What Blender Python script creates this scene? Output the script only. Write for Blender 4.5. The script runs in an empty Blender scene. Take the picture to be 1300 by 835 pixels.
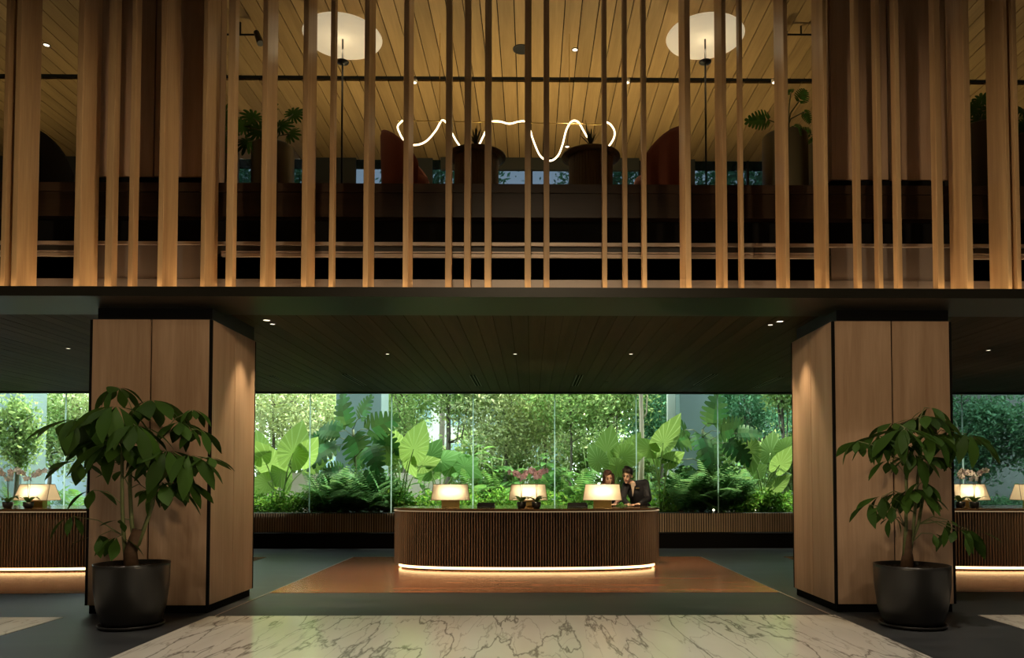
import bpy, bmesh, math, random
import numpy as np
from mathutils import Vector, Matrix, Euler
random.seed(7); RNG = np.random.default_rng(7)
S = bpy.context.scene
COL = S.collection
PI = math.pi
R = math.radians

# ------------------------------------------------------------------ camera
F, PX, PY, EYE = 943.0, 685.0, 579.0, 1.4          # focal length and optical axis in pixels of the 1300 x 835 frame
PITCH, YAW = R(1.9), R(-0.63)
cam = bpy.data.cameras.new('camera'); camo = bpy.data.objects.new('camera', cam); COL.objects.link(camo)
cam.sensor_width = 36; cam.lens = F / 1300 * 36
cam.shift_x = (650 - PX) / 1300; cam.shift_y = (PY - 417.5) / 1300
cam.clip_start = .05; cam.clip_end = 300
camo.location = (0, 0, EYE); camo.rotation_euler = (PI / 2 + PITCH, 0, YAW)
S.camera = camo

# ------------------------------------------------------------------ sky, sun, exposure
S.view_settings.view_transform = 'Standard'; S.view_settings.look = 'None'
S.view_settings.gamma = 1; S.view_settings.use_curve_mapping = False
S.view_settings.exposure = 0.0
w = bpy.data.worlds.new('sky'); S.world = w; w.use_nodes = True
wn = w.node_tree; bgn = wn.nodes['Background']
bgn.inputs[0].default_value = (0.88, 0.97, 1.0, 1); bgn.inputs[1].default_value = 6.8
sl = bpy.data.lights.new('sun', 'SUN'); sl.energy = 12.0; sl.angle = R(2); sl.color = (1, .95, .8)
so = bpy.data.objects.new('sun', sl); COL.objects.link(so); so.rotation_euler = (R(-13), R(16), 0)
S.cycles.use_denoising = True
S.cycles.max_bounces = 8; S.cycles.diffuse_bounces = 4; S.cycles.glossy_bounces = 3; S.cycles.transmission_bounces = 4
S.cycles.transparent_max_bounces = 12; S.cycles.sample_clamp_indirect = 4; S.cycles.caustics_reflective = False; S.cycles.caustics_refractive = False

# ------------------------------------------------------------------ pixel to place
_m = Euler((PI / 2 + PITCH, 0, YAW)).to_matrix()
_rt, _up, _fw = _m @ Vector((1, 0, 0)), _m @ Vector((0, 1, 0)), _m @ Vector((0, 0, -1))
def ray(x, y): return _fw + _rt * ((x - PX) / F) + _up * ((PY - y) / F)
def at(x, y, Y):                                   # where the pixel's ray meets the upright plane at distance Y
    d = ray(x, y); return Vector((0, 0, EYE)) + d * (Y / d.y)
def gr(x, y, z=0.0):                               # where it meets a level surface of height z
    d = ray(x, y); return Vector((0, 0, EYE)) + d * ((z - EYE) / d.z)

# ------------------------------------------------------------------ materials
MATS = {}
def _new(name):
    m = bpy.data.materials.new(name); m.use_nodes = True; MATS[name] = m
    return m, m.node_tree, m.node_tree.nodes['Principled BSDF']
def plain(name, col, rough=.5, metal=0.0, spec=.5, emit=None, es=0, noise=.0, nscale=20):
    m, t, b = _new(name)
    b.inputs['Base Color'].default_value = (*col, 1); b.inputs['Roughness'].default_value = rough
    b.inputs['Metallic'].default_value = metal; b.inputs['Specular IOR Level'].default_value = spec
    if emit: b.inputs['Emission Color'].default_value = (*emit, 1); b.inputs['Emission Strength'].default_value = es
    if noise:
        tc = t.nodes.new('ShaderNodeTexCoord'); n = t.nodes.new('ShaderNodeTexNoise'); n.inputs['Scale'].default_value = nscale
        n.inputs['Detail'].default_value = 6
        mx = t.nodes.new('ShaderNodeMix'); mx.data_type = 'RGBA'
        mx.inputs[6].default_value = (*[c * (1 - noise) for c in col], 1); mx.inputs[7].default_value = (*[min(1, c * (1 + noise)) for c in col], 1)
        t.links.new(tc.outputs['Object'], n.inputs['Vector']); t.links.new(n.outputs[0], mx.inputs[0]); t.links.new(mx.outputs[2], b.inputs['Base Color'])
    return m
def wood(name, c1, c2, axis='Z', rough=.45, scale=7.0, vary=.18, spec=.3):
    """grain stretched along one axis, each piece a little different in tone"""
    m, t, b = _new(name)
    tc = t.nodes.new('ShaderNodeTexCoord'); mp = t.nodes.new('ShaderNodeMapping')
    sc = {'X': (.06, 1, 1), 'Y': (1, .06, 1), 'Z': (1, 1, .06)}[axis]
    mp.inputs['Scale'].default_value = sc
    oi = t.nodes.new('ShaderNodeObjectInfo'); va = t.nodes.new('ShaderNodeVectorMath'); va.operation = 'ADD'
    vs = t.nodes.new('ShaderNodeVectorMath'); vs.operation = 'SCALE'; vs.inputs[0].default_value = (17, 11, 23)
    t.links.new(oi.outputs['Random'], vs.inputs['Scale'])
    t.links.new(tc.outputs['Object'], va.inputs[0]); t.links.new(vs.outputs[0], va.inputs[1]); t.links.new(va.outputs[0], mp.inputs['Vector'])
    n1 = t.nodes.new('ShaderNodeTexNoise'); n1.inputs['Scale'].default_value = scale; n1.inputs['Detail'].default_value = 3; n1.inputs['Distortion'].default_value = .6
    n2 = t.nodes.new('ShaderNodeTexNoise'); n2.inputs['Scale'].default_value = scale * 9; n2.inputs['Detail'].default_value = 4
    t.links.new(mp.outputs[0], n1.inputs['Vector']); t.links.new(mp.outputs[0], n2.inputs['Vector'])
    ad = t.nodes.new('ShaderNodeMath'); ad.operation = 'MULTIPLY_ADD'; ad.inputs[1].default_value = .45
    t.links.new(n2.outputs[0], ad.inputs[0]); t.links.new(n1.outputs[0], ad.inputs[2])
    cr = t.nodes.new('ShaderNodeValToRGB'); cr.color_ramp.elements[0].position = .45; cr.color_ramp.elements[1].position = .95
    cr.color_ramp.elements[0].color = (*c1, 1); cr.color_ramp.elements[1].color = (*c2, 1)
    t.links.new(ad.outputs[0], cr.inputs[0])
    hs = t.nodes.new('ShaderNodeHueSaturation'); mr = t.nodes.new('ShaderNodeMapRange'); mr.inputs[3].default_value = 1 - vary; mr.inputs[4].default_value = 1 + vary
    t.links.new(oi.outputs['Random'], mr.inputs[0]); t.links.new(mr.outputs[0], hs.inputs['Value']); t.links.new(cr.outputs[0], hs.inputs['Color'])
    t.links.new(hs.outputs[0], b.inputs['Base Color'])
    b.inputs['Roughness'].default_value = rough; b.inputs['Specular IOR Level'].default_value = spec
    bp = t.nodes.new('ShaderNodeBump'); bp.inputs['Strength'].default_value = .08; bp.inputs['Distance'].default_value = .002
    t.links.new(n2.outputs[0], bp.inputs['Height']); t.links.new(bp.outputs[0], b.inputs['Normal'])
    return m
def leafmat(name, col, trans=.5, rough=.4, vary=.25, veins=0):
    m, t, b = _new(name)
    oi = t.nodes.new('ShaderNodeObjectInfo'); ge = t.nodes.new('ShaderNodeNewGeometry')
    ad = t.nodes.new('ShaderNodeMath'); ad.operation = 'ADD'; fr = t.nodes.new('ShaderNodeMath'); fr.operation = 'FRACT'
    t.links.new(oi.outputs['Random'], ad.inputs[0]); t.links.new(ge.outputs['Random Per Island'], ad.inputs[1]); t.links.new(ad.outputs[0], fr.inputs[0])
    hs = t.nodes.new('ShaderNodeHueSaturation'); hs.inputs['Color'].default_value = (*col, 1)
    mr = t.nodes.new('ShaderNodeMapRange'); mr.inputs[3].default_value = 1 - vary; mr.inputs[4].default_value = 1 + vary
    mh = t.nodes.new('ShaderNodeMapRange'); mh.inputs[3].default_value = .475; mh.inputs[4].default_value = .525
    t.links.new(fr.outputs[0], mr.inputs[0]); t.links.new(ge.outputs['Random Per Island'], mh.inputs[0])
    t.links.new(mr.outputs[0], hs.inputs['Value']); t.links.new(mh.outputs[0], hs.inputs['Hue'])
    if veins:                                           # pale ribs running out from the stalk
        tc = t.nodes.new('ShaderNodeTexCoord'); sx = t.nodes.new('ShaderNodeSeparateXYZ'); t.links.new(tc.outputs['Object'], sx.inputs[0])
        def op(o, *a):
            x = t.nodes.new('ShaderNodeMath'); x.operation = o
            for i, v in enumerate(a):
                if isinstance(v, (int, float)): x.inputs[i].default_value = v
                else: t.links.new(v, x.inputs[i])
            return x.outputs[0]
        k = op('POWER', op('ABSOLUTE', op('COSINE', op('MULTIPLY', op('ARCTAN2', sx.outputs[1], sx.outputs[0]), veins / 2))), 40)
        vm = t.nodes.new('ShaderNodeMix'); vm.data_type = 'RGBA'; t.links.new(op('MULTIPLY', k, .5), vm.inputs[0]); t.links.new(hs.outputs[0], vm.inputs[6])
        vm.inputs[7].default_value = (*[min(1, c * 1.5 + .12) for c in col], 1); hs = type('o', (), {'outputs': [vm.outputs[2]]})()
    t.links.new(hs.outputs[0], b.inputs['Base Color']); b.inputs['Roughness'].default_value = max(rough, .45); b.inputs['Specular IOR Level'].default_value = .1
    tr = t.nodes.new('ShaderNodeBsdfTranslucent'); hs2 = t.nodes.new('ShaderNodeHueSaturation'); hs2.inputs['Hue'].default_value = .48; hs2.inputs['Value'].default_value = 1.5
    t.links.new(hs.outputs[0], hs2.inputs['Color']); t.links.new(hs2.outputs[0], tr.inputs['Color'])
    mx = t.nodes.new('ShaderNodeMixShader'); mx.inputs[0].default_value = trans
    t.links.new(b.outputs[0], mx.inputs[1]); t.links.new(tr.outputs[0], mx.inputs[2])
    t.links.new(mx.outputs[0], t.nodes['Material Output'].inputs[0])
    return m
def glassmat(name, tint, refl=.5):
    m, t, b = _new(name); t.nodes.remove(b)
    tr = t.nodes.new('ShaderNodeBsdfTransparent'); tr.inputs[0].default_value = (*tint, 1)
    gl = t.nodes.new('ShaderNodeBsdfGlossy'); gl.inputs['Roughness'].default_value = .0
    fr = t.nodes.new('ShaderNodeFresnel'); fr.inputs[0].default_value = 1.45
    mu = t.nodes.new('ShaderNodeMath'); mu.operation = 'MULTIPLY'; mu.inputs[1].default_value = refl
    mx = t.nodes.new('ShaderNodeMixShader')
    t.links.new(fr.outputs[0], mu.inputs[0]); t.links.new(mu.outputs[0], mx.inputs[0])
    t.links.new(tr.outputs[0], mx.inputs[1]); t.links.new(gl.outputs[0], mx.inputs[2]); t.links.new(mx.outputs[0], t.nodes['Material Output'].inputs[0])
    return m
def glow(name, col, s):
    m, t, b = _new(name); t.nodes.remove(b)
    e = t.nodes.new('ShaderNodeEmission'); e.inputs[0].default_value = (*col, 1); e.inputs[1].default_value = s
    t.links.new(e.outputs[0], t.nodes['Material Output'].inputs[0]); return m
def fabric_shade(name, col, glowcol, es):
    m, t, b = _new(name); b.inputs['Base Color'].default_value = (*col, 1); b.inputs['Roughness'].default_value = .9
    tr = t.nodes.new('ShaderNodeBsdfTranslucent'); tr.inputs[0].default_value = (*col, 1)
    b.inputs['Emission Color'].default_value = (*glowcol, 1); b.inputs['Emission Strength'].default_value = es
    mx = t.nodes.new('ShaderNodeMixShader'); mx.inputs[0].default_value = .6
    t.links.new(b.outputs[0], mx.inputs[1]); t.links.new(tr.outputs[0], mx.inputs[2]); t.links.new(mx.outputs[0], t.nodes['Material Output'].inputs[0])
    return m
def marble(name):
    m, t, b = _new(name)
    tc = t.nodes.new('ShaderNodeTexCoord'); ge = t.nodes.new('ShaderNodeNewGeometry')
    mp = t.nodes.new('ShaderNodeMapping'); mp.inputs['Rotation'].default_value = (0, 0, R(-52)); mp.inputs['Scale'].default_value = (1.9, .36, 1)
    t.links.new(ge.outputs['Position'], mp.inputs['Vector'])
    def vein(scale, dist, lo, hi, det):
        n = t.nodes.new('ShaderNodeTexNoise'); n.inputs['Scale'].default_value = scale; n.inputs['Detail'].default_value = det; n.inputs['Distortion'].default_value = dist
        t.links.new(mp.outputs[0], n.inputs['Vector'])
        s = t.nodes.new('ShaderNodeMath'); s.operation = 'SUBTRACT'; s.inputs[1].default_value = .5; t.links.new(n.outputs[0], s.inputs[0])
        a = t.nodes.new('ShaderNodeMath'); a.operation = 'ABSOLUTE'; t.links.new(s.outputs[0], a.inputs[0])
        r = t.nodes.new('ShaderNodeMapRange'); r.inputs[1].default_value = lo; r.inputs[2].default_value = hi; r.inputs[3].default_value = 1; r.inputs[4].default_value = 0
        t.links.new(a.outputs[0], r.inputs[0]); return r.outputs[0]
    v1 = vein(1.0, .25, .0, .012, 8); v2 = vein(2.4, .4, .0, .016, 8); v3 = vein(.7, .3, 0, .2, 4)
    def mix(fac, a, c):
        x = t.nodes.new('ShaderNodeMix'); x.data_type = 'RGBA'; t.links.new(fac, x.inputs[0])
        if isinstance(a, tuple): x.inputs[6].default_value = (*a, 1)
        else: t.links.new(a, x.inputs[6])
        x.inputs[7].default_value = (*c, 1); return x.outputs[2]
    def mul(o, k):
        x = t.nodes.new('ShaderNodeMath'); x.operation = 'MULTIPLY'; x.inputs[1].default_value = k; t.links.new(o, x.inputs[0]); return x.outputs[0]
    c = mix(mul(v3, .5), (.80, .77, .70), (.62, .58, .51)); c = mix(mul(v2, .55), c, (.30, .27, .23)); c = mix(mul(v1, .85), c, (.16, .14, .12))
    t.links.new(c, b.inputs['Base Color']); b.inputs['Roughness'].default_value = .16; return m
def stone(name):
    m, t, b = _new(name)
    ge = t.nodes.new('ShaderNodeNewGeometry'); n = t.nodes.new('ShaderNodeTexNoise'); n.inputs['Scale'].default_value = 1.3; n.inputs['Detail'].default_value = 8
    mp = t.nodes.new('ShaderNodeMapping'); mp.inputs['Scale'].default_value = (.5, 2.2, 1)
    t.links.new(ge.outputs['Position'], mp.inputs[0]); t.links.new(mp.outputs[0], n.inputs['Vector'])
    cr = t.nodes.new('ShaderNodeValToRGB'); cr.color_ramp.elements[0].color = (.020, .022, .025, 1); cr.color_ramp.elements[1].color = (.058, .061, .066, 1)
    cr.color_ramp.elements[0].position = .3; cr.color_ramp.elements[1].position = .75
    t.links.new(n.outputs[0], cr.inputs[0]); t.links.new(cr.outputs[0], b.inputs['Base Color'])
    mr = t.nodes.new('ShaderNodeMapRange'); b.inputs['Specular IOR Level'].default_value = .25; mr.inputs[3].default_value = .36; mr.inputs[4].default_value = .58; t.links.new(n.outputs[0], mr.inputs[0]); t.links.new(mr.outputs[0], b.inputs['Roughness'])
    return m
def planked(name):
    """reddish timber boards running crosswise, too narrow to be told apart"""
    m, t, b = _new(name)
    ge = t.nodes.new('ShaderNodeNewGeometry'); br = t.nodes.new('ShaderNodeTexBrick'); t.links.new(ge.outputs['Position'], br.inputs['Vector'])
    br.inputs['Scale'].default_value = 1; br.inputs['Brick Width'].default_value = 1.8; br.inputs['Row Height'].default_value = .14; br.inputs['Mortar Size'].default_value = .003
    br.inputs['Color1'].default_value = (.27, .10, .05, 1); br.inputs['Color2'].default_value = (.38, .165, .085, 1); br.inputs['Mortar'].default_value = (.05, .02, .01, 1)
    mp = t.nodes.new('ShaderNodeMapping'); mp.inputs['Scale'].default_value = (.8, 14, 1); t.links.new(ge.outputs['Position'], mp.inputs[0])
    n = t.nodes.new('ShaderNodeTexNoise'); n.inputs['Scale'].default_value = 2; n.inputs['Detail'].default_value = 5; t.links.new(mp.outputs[0], n.inputs['Vector'])
    mr = t.nodes.new('ShaderNodeMapRange'); mr.inputs[3].default_value = .6; mr.inputs[4].default_value = 1.4; t.links.new(n.outputs[0], mr.inputs[0])
    hs = t.nodes.new('ShaderNodeHueSaturation'); t.links.new(br.outputs[0], hs.inputs['Color']); t.links.new(mr.outputs[0], hs.inputs['Value'])
    t.links.new(hs.outputs[0], b.inputs['Base Color']); b.inputs['Roughness'].default_value = .22; return m

M_OAK = wood('oak_panel', (.29, .18, .112), (.45, .305, .205), 'Z', .45, 5, .06)
M_SLAT = wood('slat_wood', (.36, .21, .10), (.56, .37, .19), 'Z', .42, 6, .10)
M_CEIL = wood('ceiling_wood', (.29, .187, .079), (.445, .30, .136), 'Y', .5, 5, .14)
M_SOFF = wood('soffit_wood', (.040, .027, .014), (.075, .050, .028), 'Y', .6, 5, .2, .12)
M_DKWOOD = wood('dark_walnut', (.013, .007, .004), (.03, .016, .009), 'X', .4, 5, .1)
M_FLUTE = wood('flute_walnut', (.12, .075, .046), (.21, .14, .09), 'Z', .3, 8, .0, .5)
M_BOXSLAT = wood('planter_slat', (.34, .24, .15), (.55, .41, .28), 'Z', .5, 8, .0)
M_FLOORWOOD = planked('floor_boards'); M_MARBLE = marble('white_marble'); M_STONE = stone('grey_stone')
M_BLACK = plain('black_metal', (.012, .012, .012), .45)
M_VOID = plain('void_black', (.006, .0055, .005), .9, spec=.1)  # near-black of cores, and shade of open recesses put into the colour
M_FASCIA = plain('dark_bronze', (.012, .011, .008), .4, 0, .25)
M_RAIL = plain('brushed_rail', (.34, .27, .22), .4, .3)
M_GREYPANEL = plain('grey_metal_panel', (.19, .16, .145), .4, .3, noise=.1, nscale=3)
M_BRASS = plain('brass', (.62, .45, .16), .3, 1)
M_BRONZETOP = plain('bronze_counter', (.20, .12, .06), .14, .6, noise=.3, nscale=5)
M_POT = plain('charcoal_ceramic', (.018, .017, .016), .34, 0, .5)
M_SOIL = plain('soil', (.02, .014, .01), .95, noise=.5, nscale=60)
M_BARK = plain('brown_bark', (.10, .055, .03), .8, noise=.4, nscale=30)
M_STEMG = plain('green_stem', (.10, .12, .04), .6, noise=.3, nscale=30)
M_PETIOLE = plain('leaf_stalk', (.12, .14, .05), .5)
M_SCHEF = leafmat('dark_leaf', (.034, .075, .012), .25, .5, .35)
M_WALL = plain('hall_wall', (.16, .11, .075), .7)
M_CONC = plain('concrete', (.19, .27, .27), .8, noise=.15, nscale=1.5)
M_PALE = plain('pale_render', (.78, .80, .76), .8, noise=.06, nscale=1)
M_GSOIL = plain('garden_soil', (.05, .04, .025), .95, noise=.4, nscale=4)
M_GLASS = glassmat('window_glass', (.92, .97, .94), .6)
M_GLASS2 = glassmat('blue_glass', (.15, .175, .20), .5)
M_JOINT = fabric_shade('glass_edge', (.80, .93, .87), (1, 1, 1), 0); MATS['glass_edge'].node_tree.nodes['Mix Shader'].inputs[0].default_value = .92
M_WARM = glow('led_warm', (1, .62, .27), 5)
M_NEON = glow('led_tube', (1, .80, .47), 4.2)
M_DOWN = glow('downlight_lens', (1, .85, .62), 3)
M_OFF = plain('unlit_lens', (.05, .045, .04), .3)
M_DISC = fabric_shade('disc_shade', (.85, .80, .68), (1, .86, .62), .62)
M_SHADE = fabric_shade('linen_shade', (.86, .76, .58), (1, .75, .42), .08)

# ------------------------------------------------------------------ mesh helpers
class MB:
    def __init__(s): s.v = []; s.f = []
    def add(s, vs, fs):
        o = len(s.v); s.v += [tuple(v) for v in vs]; s.f += [tuple(i + o for i in f) for f in fs]; return s
    def box(s, x0, x1, y0, y1, z0, z1):
        return s.add([(x0, y0, z0), (x1, y0, z0), (x1, y1, z0), (x0, y1, z0), (x0, y0, z1), (x1, y0, z1), (x1, y1, z1), (x0, y1, z1)],
                     [(0, 3, 2, 1), (4, 5, 6, 7), (0, 1, 5, 4), (1, 2, 6, 5), (2, 3, 7, 6), (3, 0, 4, 7)])
    def prism(s, pts, z0, z1):
        n = len(pts)
        return s.add([(x, y, z0) for x, y in pts] + [(x, y, z1) for x, y in pts],
                     [tuple(range(n))[::-1], tuple(range(n, 2 * n))] + [(i, (i + 1) % n, (i + 1) % n + n, i + n) for i in range(n)])
    def lathe(s, prof, n=28, c=(0, 0, 0), cap=True):
        vs, fs = [], []
        for r, z in prof:
            vs += [(c[0] + r * math.cos(2 * PI * k / n), c[1] + r * math.sin(2 * PI * k / n), c[2] + z) for k in range(n)]
        for i in range(len(prof) - 1):
            for k in range(n):
                k2 = (k + 1) % n; fs.append((i * n + k, i * n + k2, (i + 1) * n + k2, (i + 1) * n + k))
        if cap: fs += [tuple(range(n))[::-1], tuple(range((len(prof) - 1) * n, len(prof) * n))]
        return s.add(vs, fs)
    def tube(s, pts, r, n=8, cap=True):
        pts = [Vector(p) for p in pts]; m = len(pts)
        rs = r if isinstance(r, (list, tuple)) else [r] * m
        vs, fs = [], []; u = None
        for i, p in enumerate(pts):
            d = (pts[min(i + 1, m - 1)] - pts[max(i - 1, 0)]).normalized()
            if u is None: u = d.orthogonal().normalized()
            else:
                u = (u - d * u.dot(d)); u = u.normalized() if u.length > 1e-6 else d.orthogonal().normalized()
            v = d.cross(u)
            vs += [p + (u * math.cos(2 * PI * k / n) + v * math.sin(2 * PI * k / n)) * rs[i] for k in range(n)]
        for i in range(m - 1):
            for k in range(n):
                k2 = (k + 1) % n; fs.append((i * n + k, i * n + k2, (i + 1) * n + k2, (i + 1) * n + k))
        if cap: fs += [tuple(range(n))[::-1], tuple(range((m - 1) * n, m * n))]
        return s.add(vs, fs)
    def capsule(s, p0, p1, r0, r1, n=14):
        p0, p1 = Vector(p0), Vector(p1); d = (p1 - p0).normalized()
        pts, rs = [], []
        for k in range(5): a = -PI / 2 + PI / 2 * k / 4.001 + .02; pts.append(p0 + d * (math.sin(a) * r0)); rs.append(math.cos(a) * r0)
        for k in range(5): a = PI / 2 * k / 4.001; pts.append(p1 + d * (math.sin(a) * r1)); rs.append(max(.001, math.cos(a) * r1))
        return s.tube(pts, rs, n)
    def ball(s, c, r, rot=None, n=16, m=10):
        c = Vector(c); r = Vector(r) if not isinstance(r, (int, float)) else Vector((r, r, r))
        q = rot or Matrix.Identity(3); vs, fs = [], []
        for i in range(m + 1):
            a = -PI / 2 + PI * i / m; a = max(-1.55, min(1.55, a))
            for k in range(n):
                b = 2 * PI * k / n; vs.append(c + q @ Vector((r.x * math.cos(a) * math.cos(b), r.y * math.cos(a) * math.sin(b), r.z * math.sin(a))))
        for i in range(m):
            for k in range(n):
                k2 = (k + 1) % n; fs.append((i * n + k, i * n + k2, (i + 1) * n + k2, (i + 1) * n + k))
        fs += [tuple(range(n))[::-1], tuple(range(m * n, (m + 1) * n))]
        return s.add(vs, fs)
    def mesh(s, name, smooth=False):
        me = bpy.data.meshes.new(name); me.from_pydata(s.v, [], s.f); me.update()
        if smooth: me.shade_smooth()
        return me
    def build(s, name, mat, parent=None, smooth=False, bevel=0, **tags):
        o = link(name, s.mesh(name, smooth), mat, parent)
        if bevel:
            b = o.modifiers.new('bevel', 'BEVEL'); b.width = bevel; b.segments = 2; b.limit_method = 'ANGLE'
        return tag(o, **tags)
def link(name, me, mat=None, parent=None):
    o = bpy.data.objects.new(name, me)
    COL.objects.link(o)
    if mat is not None and me is not None and not me.materials: me.materials.append(mat)
    if parent is not None: o.parent = parent
    return o
def tag(o, label=None, cat=None, group=None, kind=None):
    if label: o['label'] = label
    if cat: o['category'] = cat
    if group: o['group'] = group
    if kind: o['kind'] = kind
    return o
def empty(name, loc=(0, 0, 0), rz=0, **tags):
    o = bpy.data.objects.new(name, None); COL.objects.link(o); o.location = loc; o.rotation_euler.z = rz
    o.empty_display_size = .1
    return tag(o, **tags)
def B(name, mat, x0, x1, y0, y1, z0, z1, parent=None, **k): return MB().box(x0, x1, y0, y1, z0, z1).build(name, mat, parent, **k)
def copy_tree(o, parent=None):
    c = o.copy(); COL.objects.link(c); c.parent = parent
    for ch in list(o.children): copy_tree(ch, c)
    return c
def arrmesh(name, V, Fq):
    """fast mesh from numpy arrays, faces all of one size"""
    me = bpy.data.meshes.new(name); k = Fq.shape[1]
    me.vertices.add(len(V)); me.vertices.foreach_set('co', V.astype(np.float32).ravel())
    me.loops.add(Fq.size); me.loops.foreach_set('vertex_index', Fq.astype(np.int32).ravel())
    me.polygons.add(len(Fq)); me.polygons.foreach_set('loop_start', np.arange(0, Fq.size, k, dtype=np.int32))
    me.update(calc_edges=True); me.validate(); return me
def spot(name, loc, aim, power, size=60, blend=.6, col=(1, .78, .5), rad=.04):
    l = bpy.data.lights.new(name, 'SPOT'); l.energy = power; l.spot_size = R(size); l.spot_blend = blend; l.color = col; l.shadow_soft_size = rad
    o = bpy.data.objects.new(name, l); COL.objects.link(o); o.location = loc
    o.rotation_euler = (Vector(aim) - Vector(loc)).to_track_quat('-Z', 'Y').to_euler(); return o
def bulb(name, loc, power, col=(1, .78, .5), rad=.05):
    l = bpy.data.lights.new(name, 'POINT'); l.energy = power; l.color = col; l.shadow_soft_size = rad
    o = bpy.data.objects.new(name, l); COL.objects.link(o); o.location = loc; return o

# ================================================================== the setting
XW = 13.5                                     # half width of the hall
YF = 7.50                                     # plane of the slat screen
ZS = at(200, 388, 8.0).z                      # underside of the mezzanine (3.29)
ZSLAB = at(670, 369, YF).z                    # top of the slab edge
YWIN = gr(670, 498, ZS).y                     # garden glazing
YC = 7.92; CL = (-4.70, -3.41); CR = (3.24, 4.53); CD = 1.26     # wood-clad columns
ZCOL = at(200, 405.5, YC).z
ZD = at(670, 234, 7.86).z                     # upper floor level
ZC = 7.1; YB = gr(670, 203, ZC).y             # upper ceiling and its far end
# ---- floor
B('floor', M_STONE, -XW, XW, -4.5, YWIN + .1, -.2, 0, kind='structure')
fm = empty('floor_marble', kind='structure')
def marble_field(x0, x1, y1):
    nx = max(1, round((x1 - x0) / 1.3)); sx = (x1 - x0) / nx
    y = y1
    while y > -4.4:
        yy = max(-4.5, y - 2.0)
        for i in range(nx): B('marble_slab', M_MARBLE, x0 + i * sx + .0008, x0 + (i + 1) * sx - .0008, yy + .0008, y - .0008, -.01, .004, fm)
        y = yy
marble_field(-3.33, 3.17, 7.77); marble_field(-11.2, -4.80, 7.72); marble_field(4.65, 11.0, 7.74)
fw_ = empty('floor_timber', kind='structure')
for x0, x1 in ((-3.27, 3.12), (-11.2, -4.86), (4.66, 11.0)):
    B('timber_field', M_FLOORWOOD, x0, x1, 9.37, 13.75, -.01, .004, fw_)
for k, x in enumerate((-3.28, 3.13)):
    B('trim_%d' % (k + 1), M_RAIL, x - .006, x + .006, 7.78, 13.75, -.01, .005, kind='structure')
# ---- hall shell (behind and beside the viewpoint)
B('wall_left', M_WALL, -XW - .2, -XW, -4.5, YWIN + .2, 0, 9.6, kind='structure')
B('wall_right', M_WALL, XW, XW + .2, -4.5, YWIN + .2, 0, 9.6, kind='structure')
B('wall_back', M_WALL, -XW, XW, -4.7, -4.5, 0, 9.6, kind='structure')
B('ceiling_hall', M_WALL, -XW - .2, XW + .2, -4.7, YF + .2, 9.6, 9.8, kind='structure')
B('wall_bulkhead', M_WALL, -XW, XW, YF + .4, YF + .5, ZC + .25, 9.6, kind='structure')
# ---- soffit of the mezzanine
B('ceiling_slab', M_VOID, -XW, XW, YF + .02, YWIN + .25, ZS + .02, ZSLAB - .01, kind='structure')
fa = empty('trim_fascia', kind='structure')
B('fascia_face', M_FASCIA, -XW, XW, YF - .10, YF - .085, at(670, 377, YF - .1).z, ZSLAB + .008, fa); B('fascia_shelf', M_FASCIA, -XW, XW, YF - .086, YF + .06, ZSLAB - .03, ZSLAB, fa)
zf = at(670, 377, YF - .1).z; yk = gr(670, 396, ZS).y
B('fascia_strip', M_FASCIA, -XW, XW, YF - .08, (YF + yk) / 2 - .004, zf + .002, ZS + .03, fa); B('fascia_strip', M_FASCIA, -XW, XW, (YF + yk) / 2 + .004, yk, zf + .004, ZS + .03, fa)
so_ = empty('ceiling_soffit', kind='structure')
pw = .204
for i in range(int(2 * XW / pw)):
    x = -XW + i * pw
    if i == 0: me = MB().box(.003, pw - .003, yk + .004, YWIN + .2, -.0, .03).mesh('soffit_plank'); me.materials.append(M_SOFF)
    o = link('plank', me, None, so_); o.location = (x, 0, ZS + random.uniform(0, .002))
# slots of the air supply near the glass
for px, py, where in ((362, 484, 'next to the bushier tree column'), (604, 483, 'over the lone desk lamp'), (733, 483, 'over the lamp beside the staff'), (975, 485, 'next to the sparser tree column'),
                      (450, 482, 'by the pillar nearer the bushier tree'), (895, 482, 'by the pillar nearer the sparser tree')):
    p = gr(px, py, ZS); e = empty('air_vent', (p.x, p.y, ZS), label='narrow slotted air vent in the dark planked ceiling ' + where, cat='air vent', group='slot vents in the dark ceiling')
    B('slot', M_VOID, -.05, .05, -.75, .75, -.004, .001, e)
    for s in (-.058, 0, .050): B('vane', M_RAIL, s, s + .008, -.76, .76, -.009, .001, e)
# ---- columns
def pillar(name, xr, inner):
    e = empty(name, kind='structure'); x0, x1 = xr; y1 = YC + CD; g = .011; tk = .03
    B('core', M_VOID, x0 + .028, x1 - .028, YC + .028, y1 - .028, 0, ZCOL - .02, e)
    B('plinth', M_BLACK, x0 + .05, x1 - .05, YC + .045, y1 - .045, 0, .085, e)
    B('neck', M_BLACK, x0 + .06, x1 - .012, YC + .03, y1 - .03, ZCOL - .03, ZS + .01, e)
    xm = (x0 + x1) / 2; ym = (YC + y1) / 2; zb = .09; k = .026
    for a, b in ((x0 + k, xm - g), (xm + g, x1 - k)):
        B('panel', M_OAK, a, b, YC, YC + tk, zb, ZCOL, e); B('panel', M_OAK, a, b, y1 - tk, y1, zb, ZCOL, e)
    for a, b in ((YC + k, ym - g * .6), (ym + g * .6, y1 - k)):
        B('panel', M_OAK, x0, x0 + tk, a, b, zb, ZCOL, e); B('panel', M_OAK, x1 - tk, x1, a, b, zb, ZCOL, e)
    for x in (x0 + .012, x1 - .012):
        for y in (YC + .012, y1 - .012): B('corner_reveal', M_VOID, x - .014, x + .014, y - .014, y + .014, zb, ZCOL - .004, e)
    return e
pillar('pillar_left', CL, 1); pillar('pillar_right', CR, -1)
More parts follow.
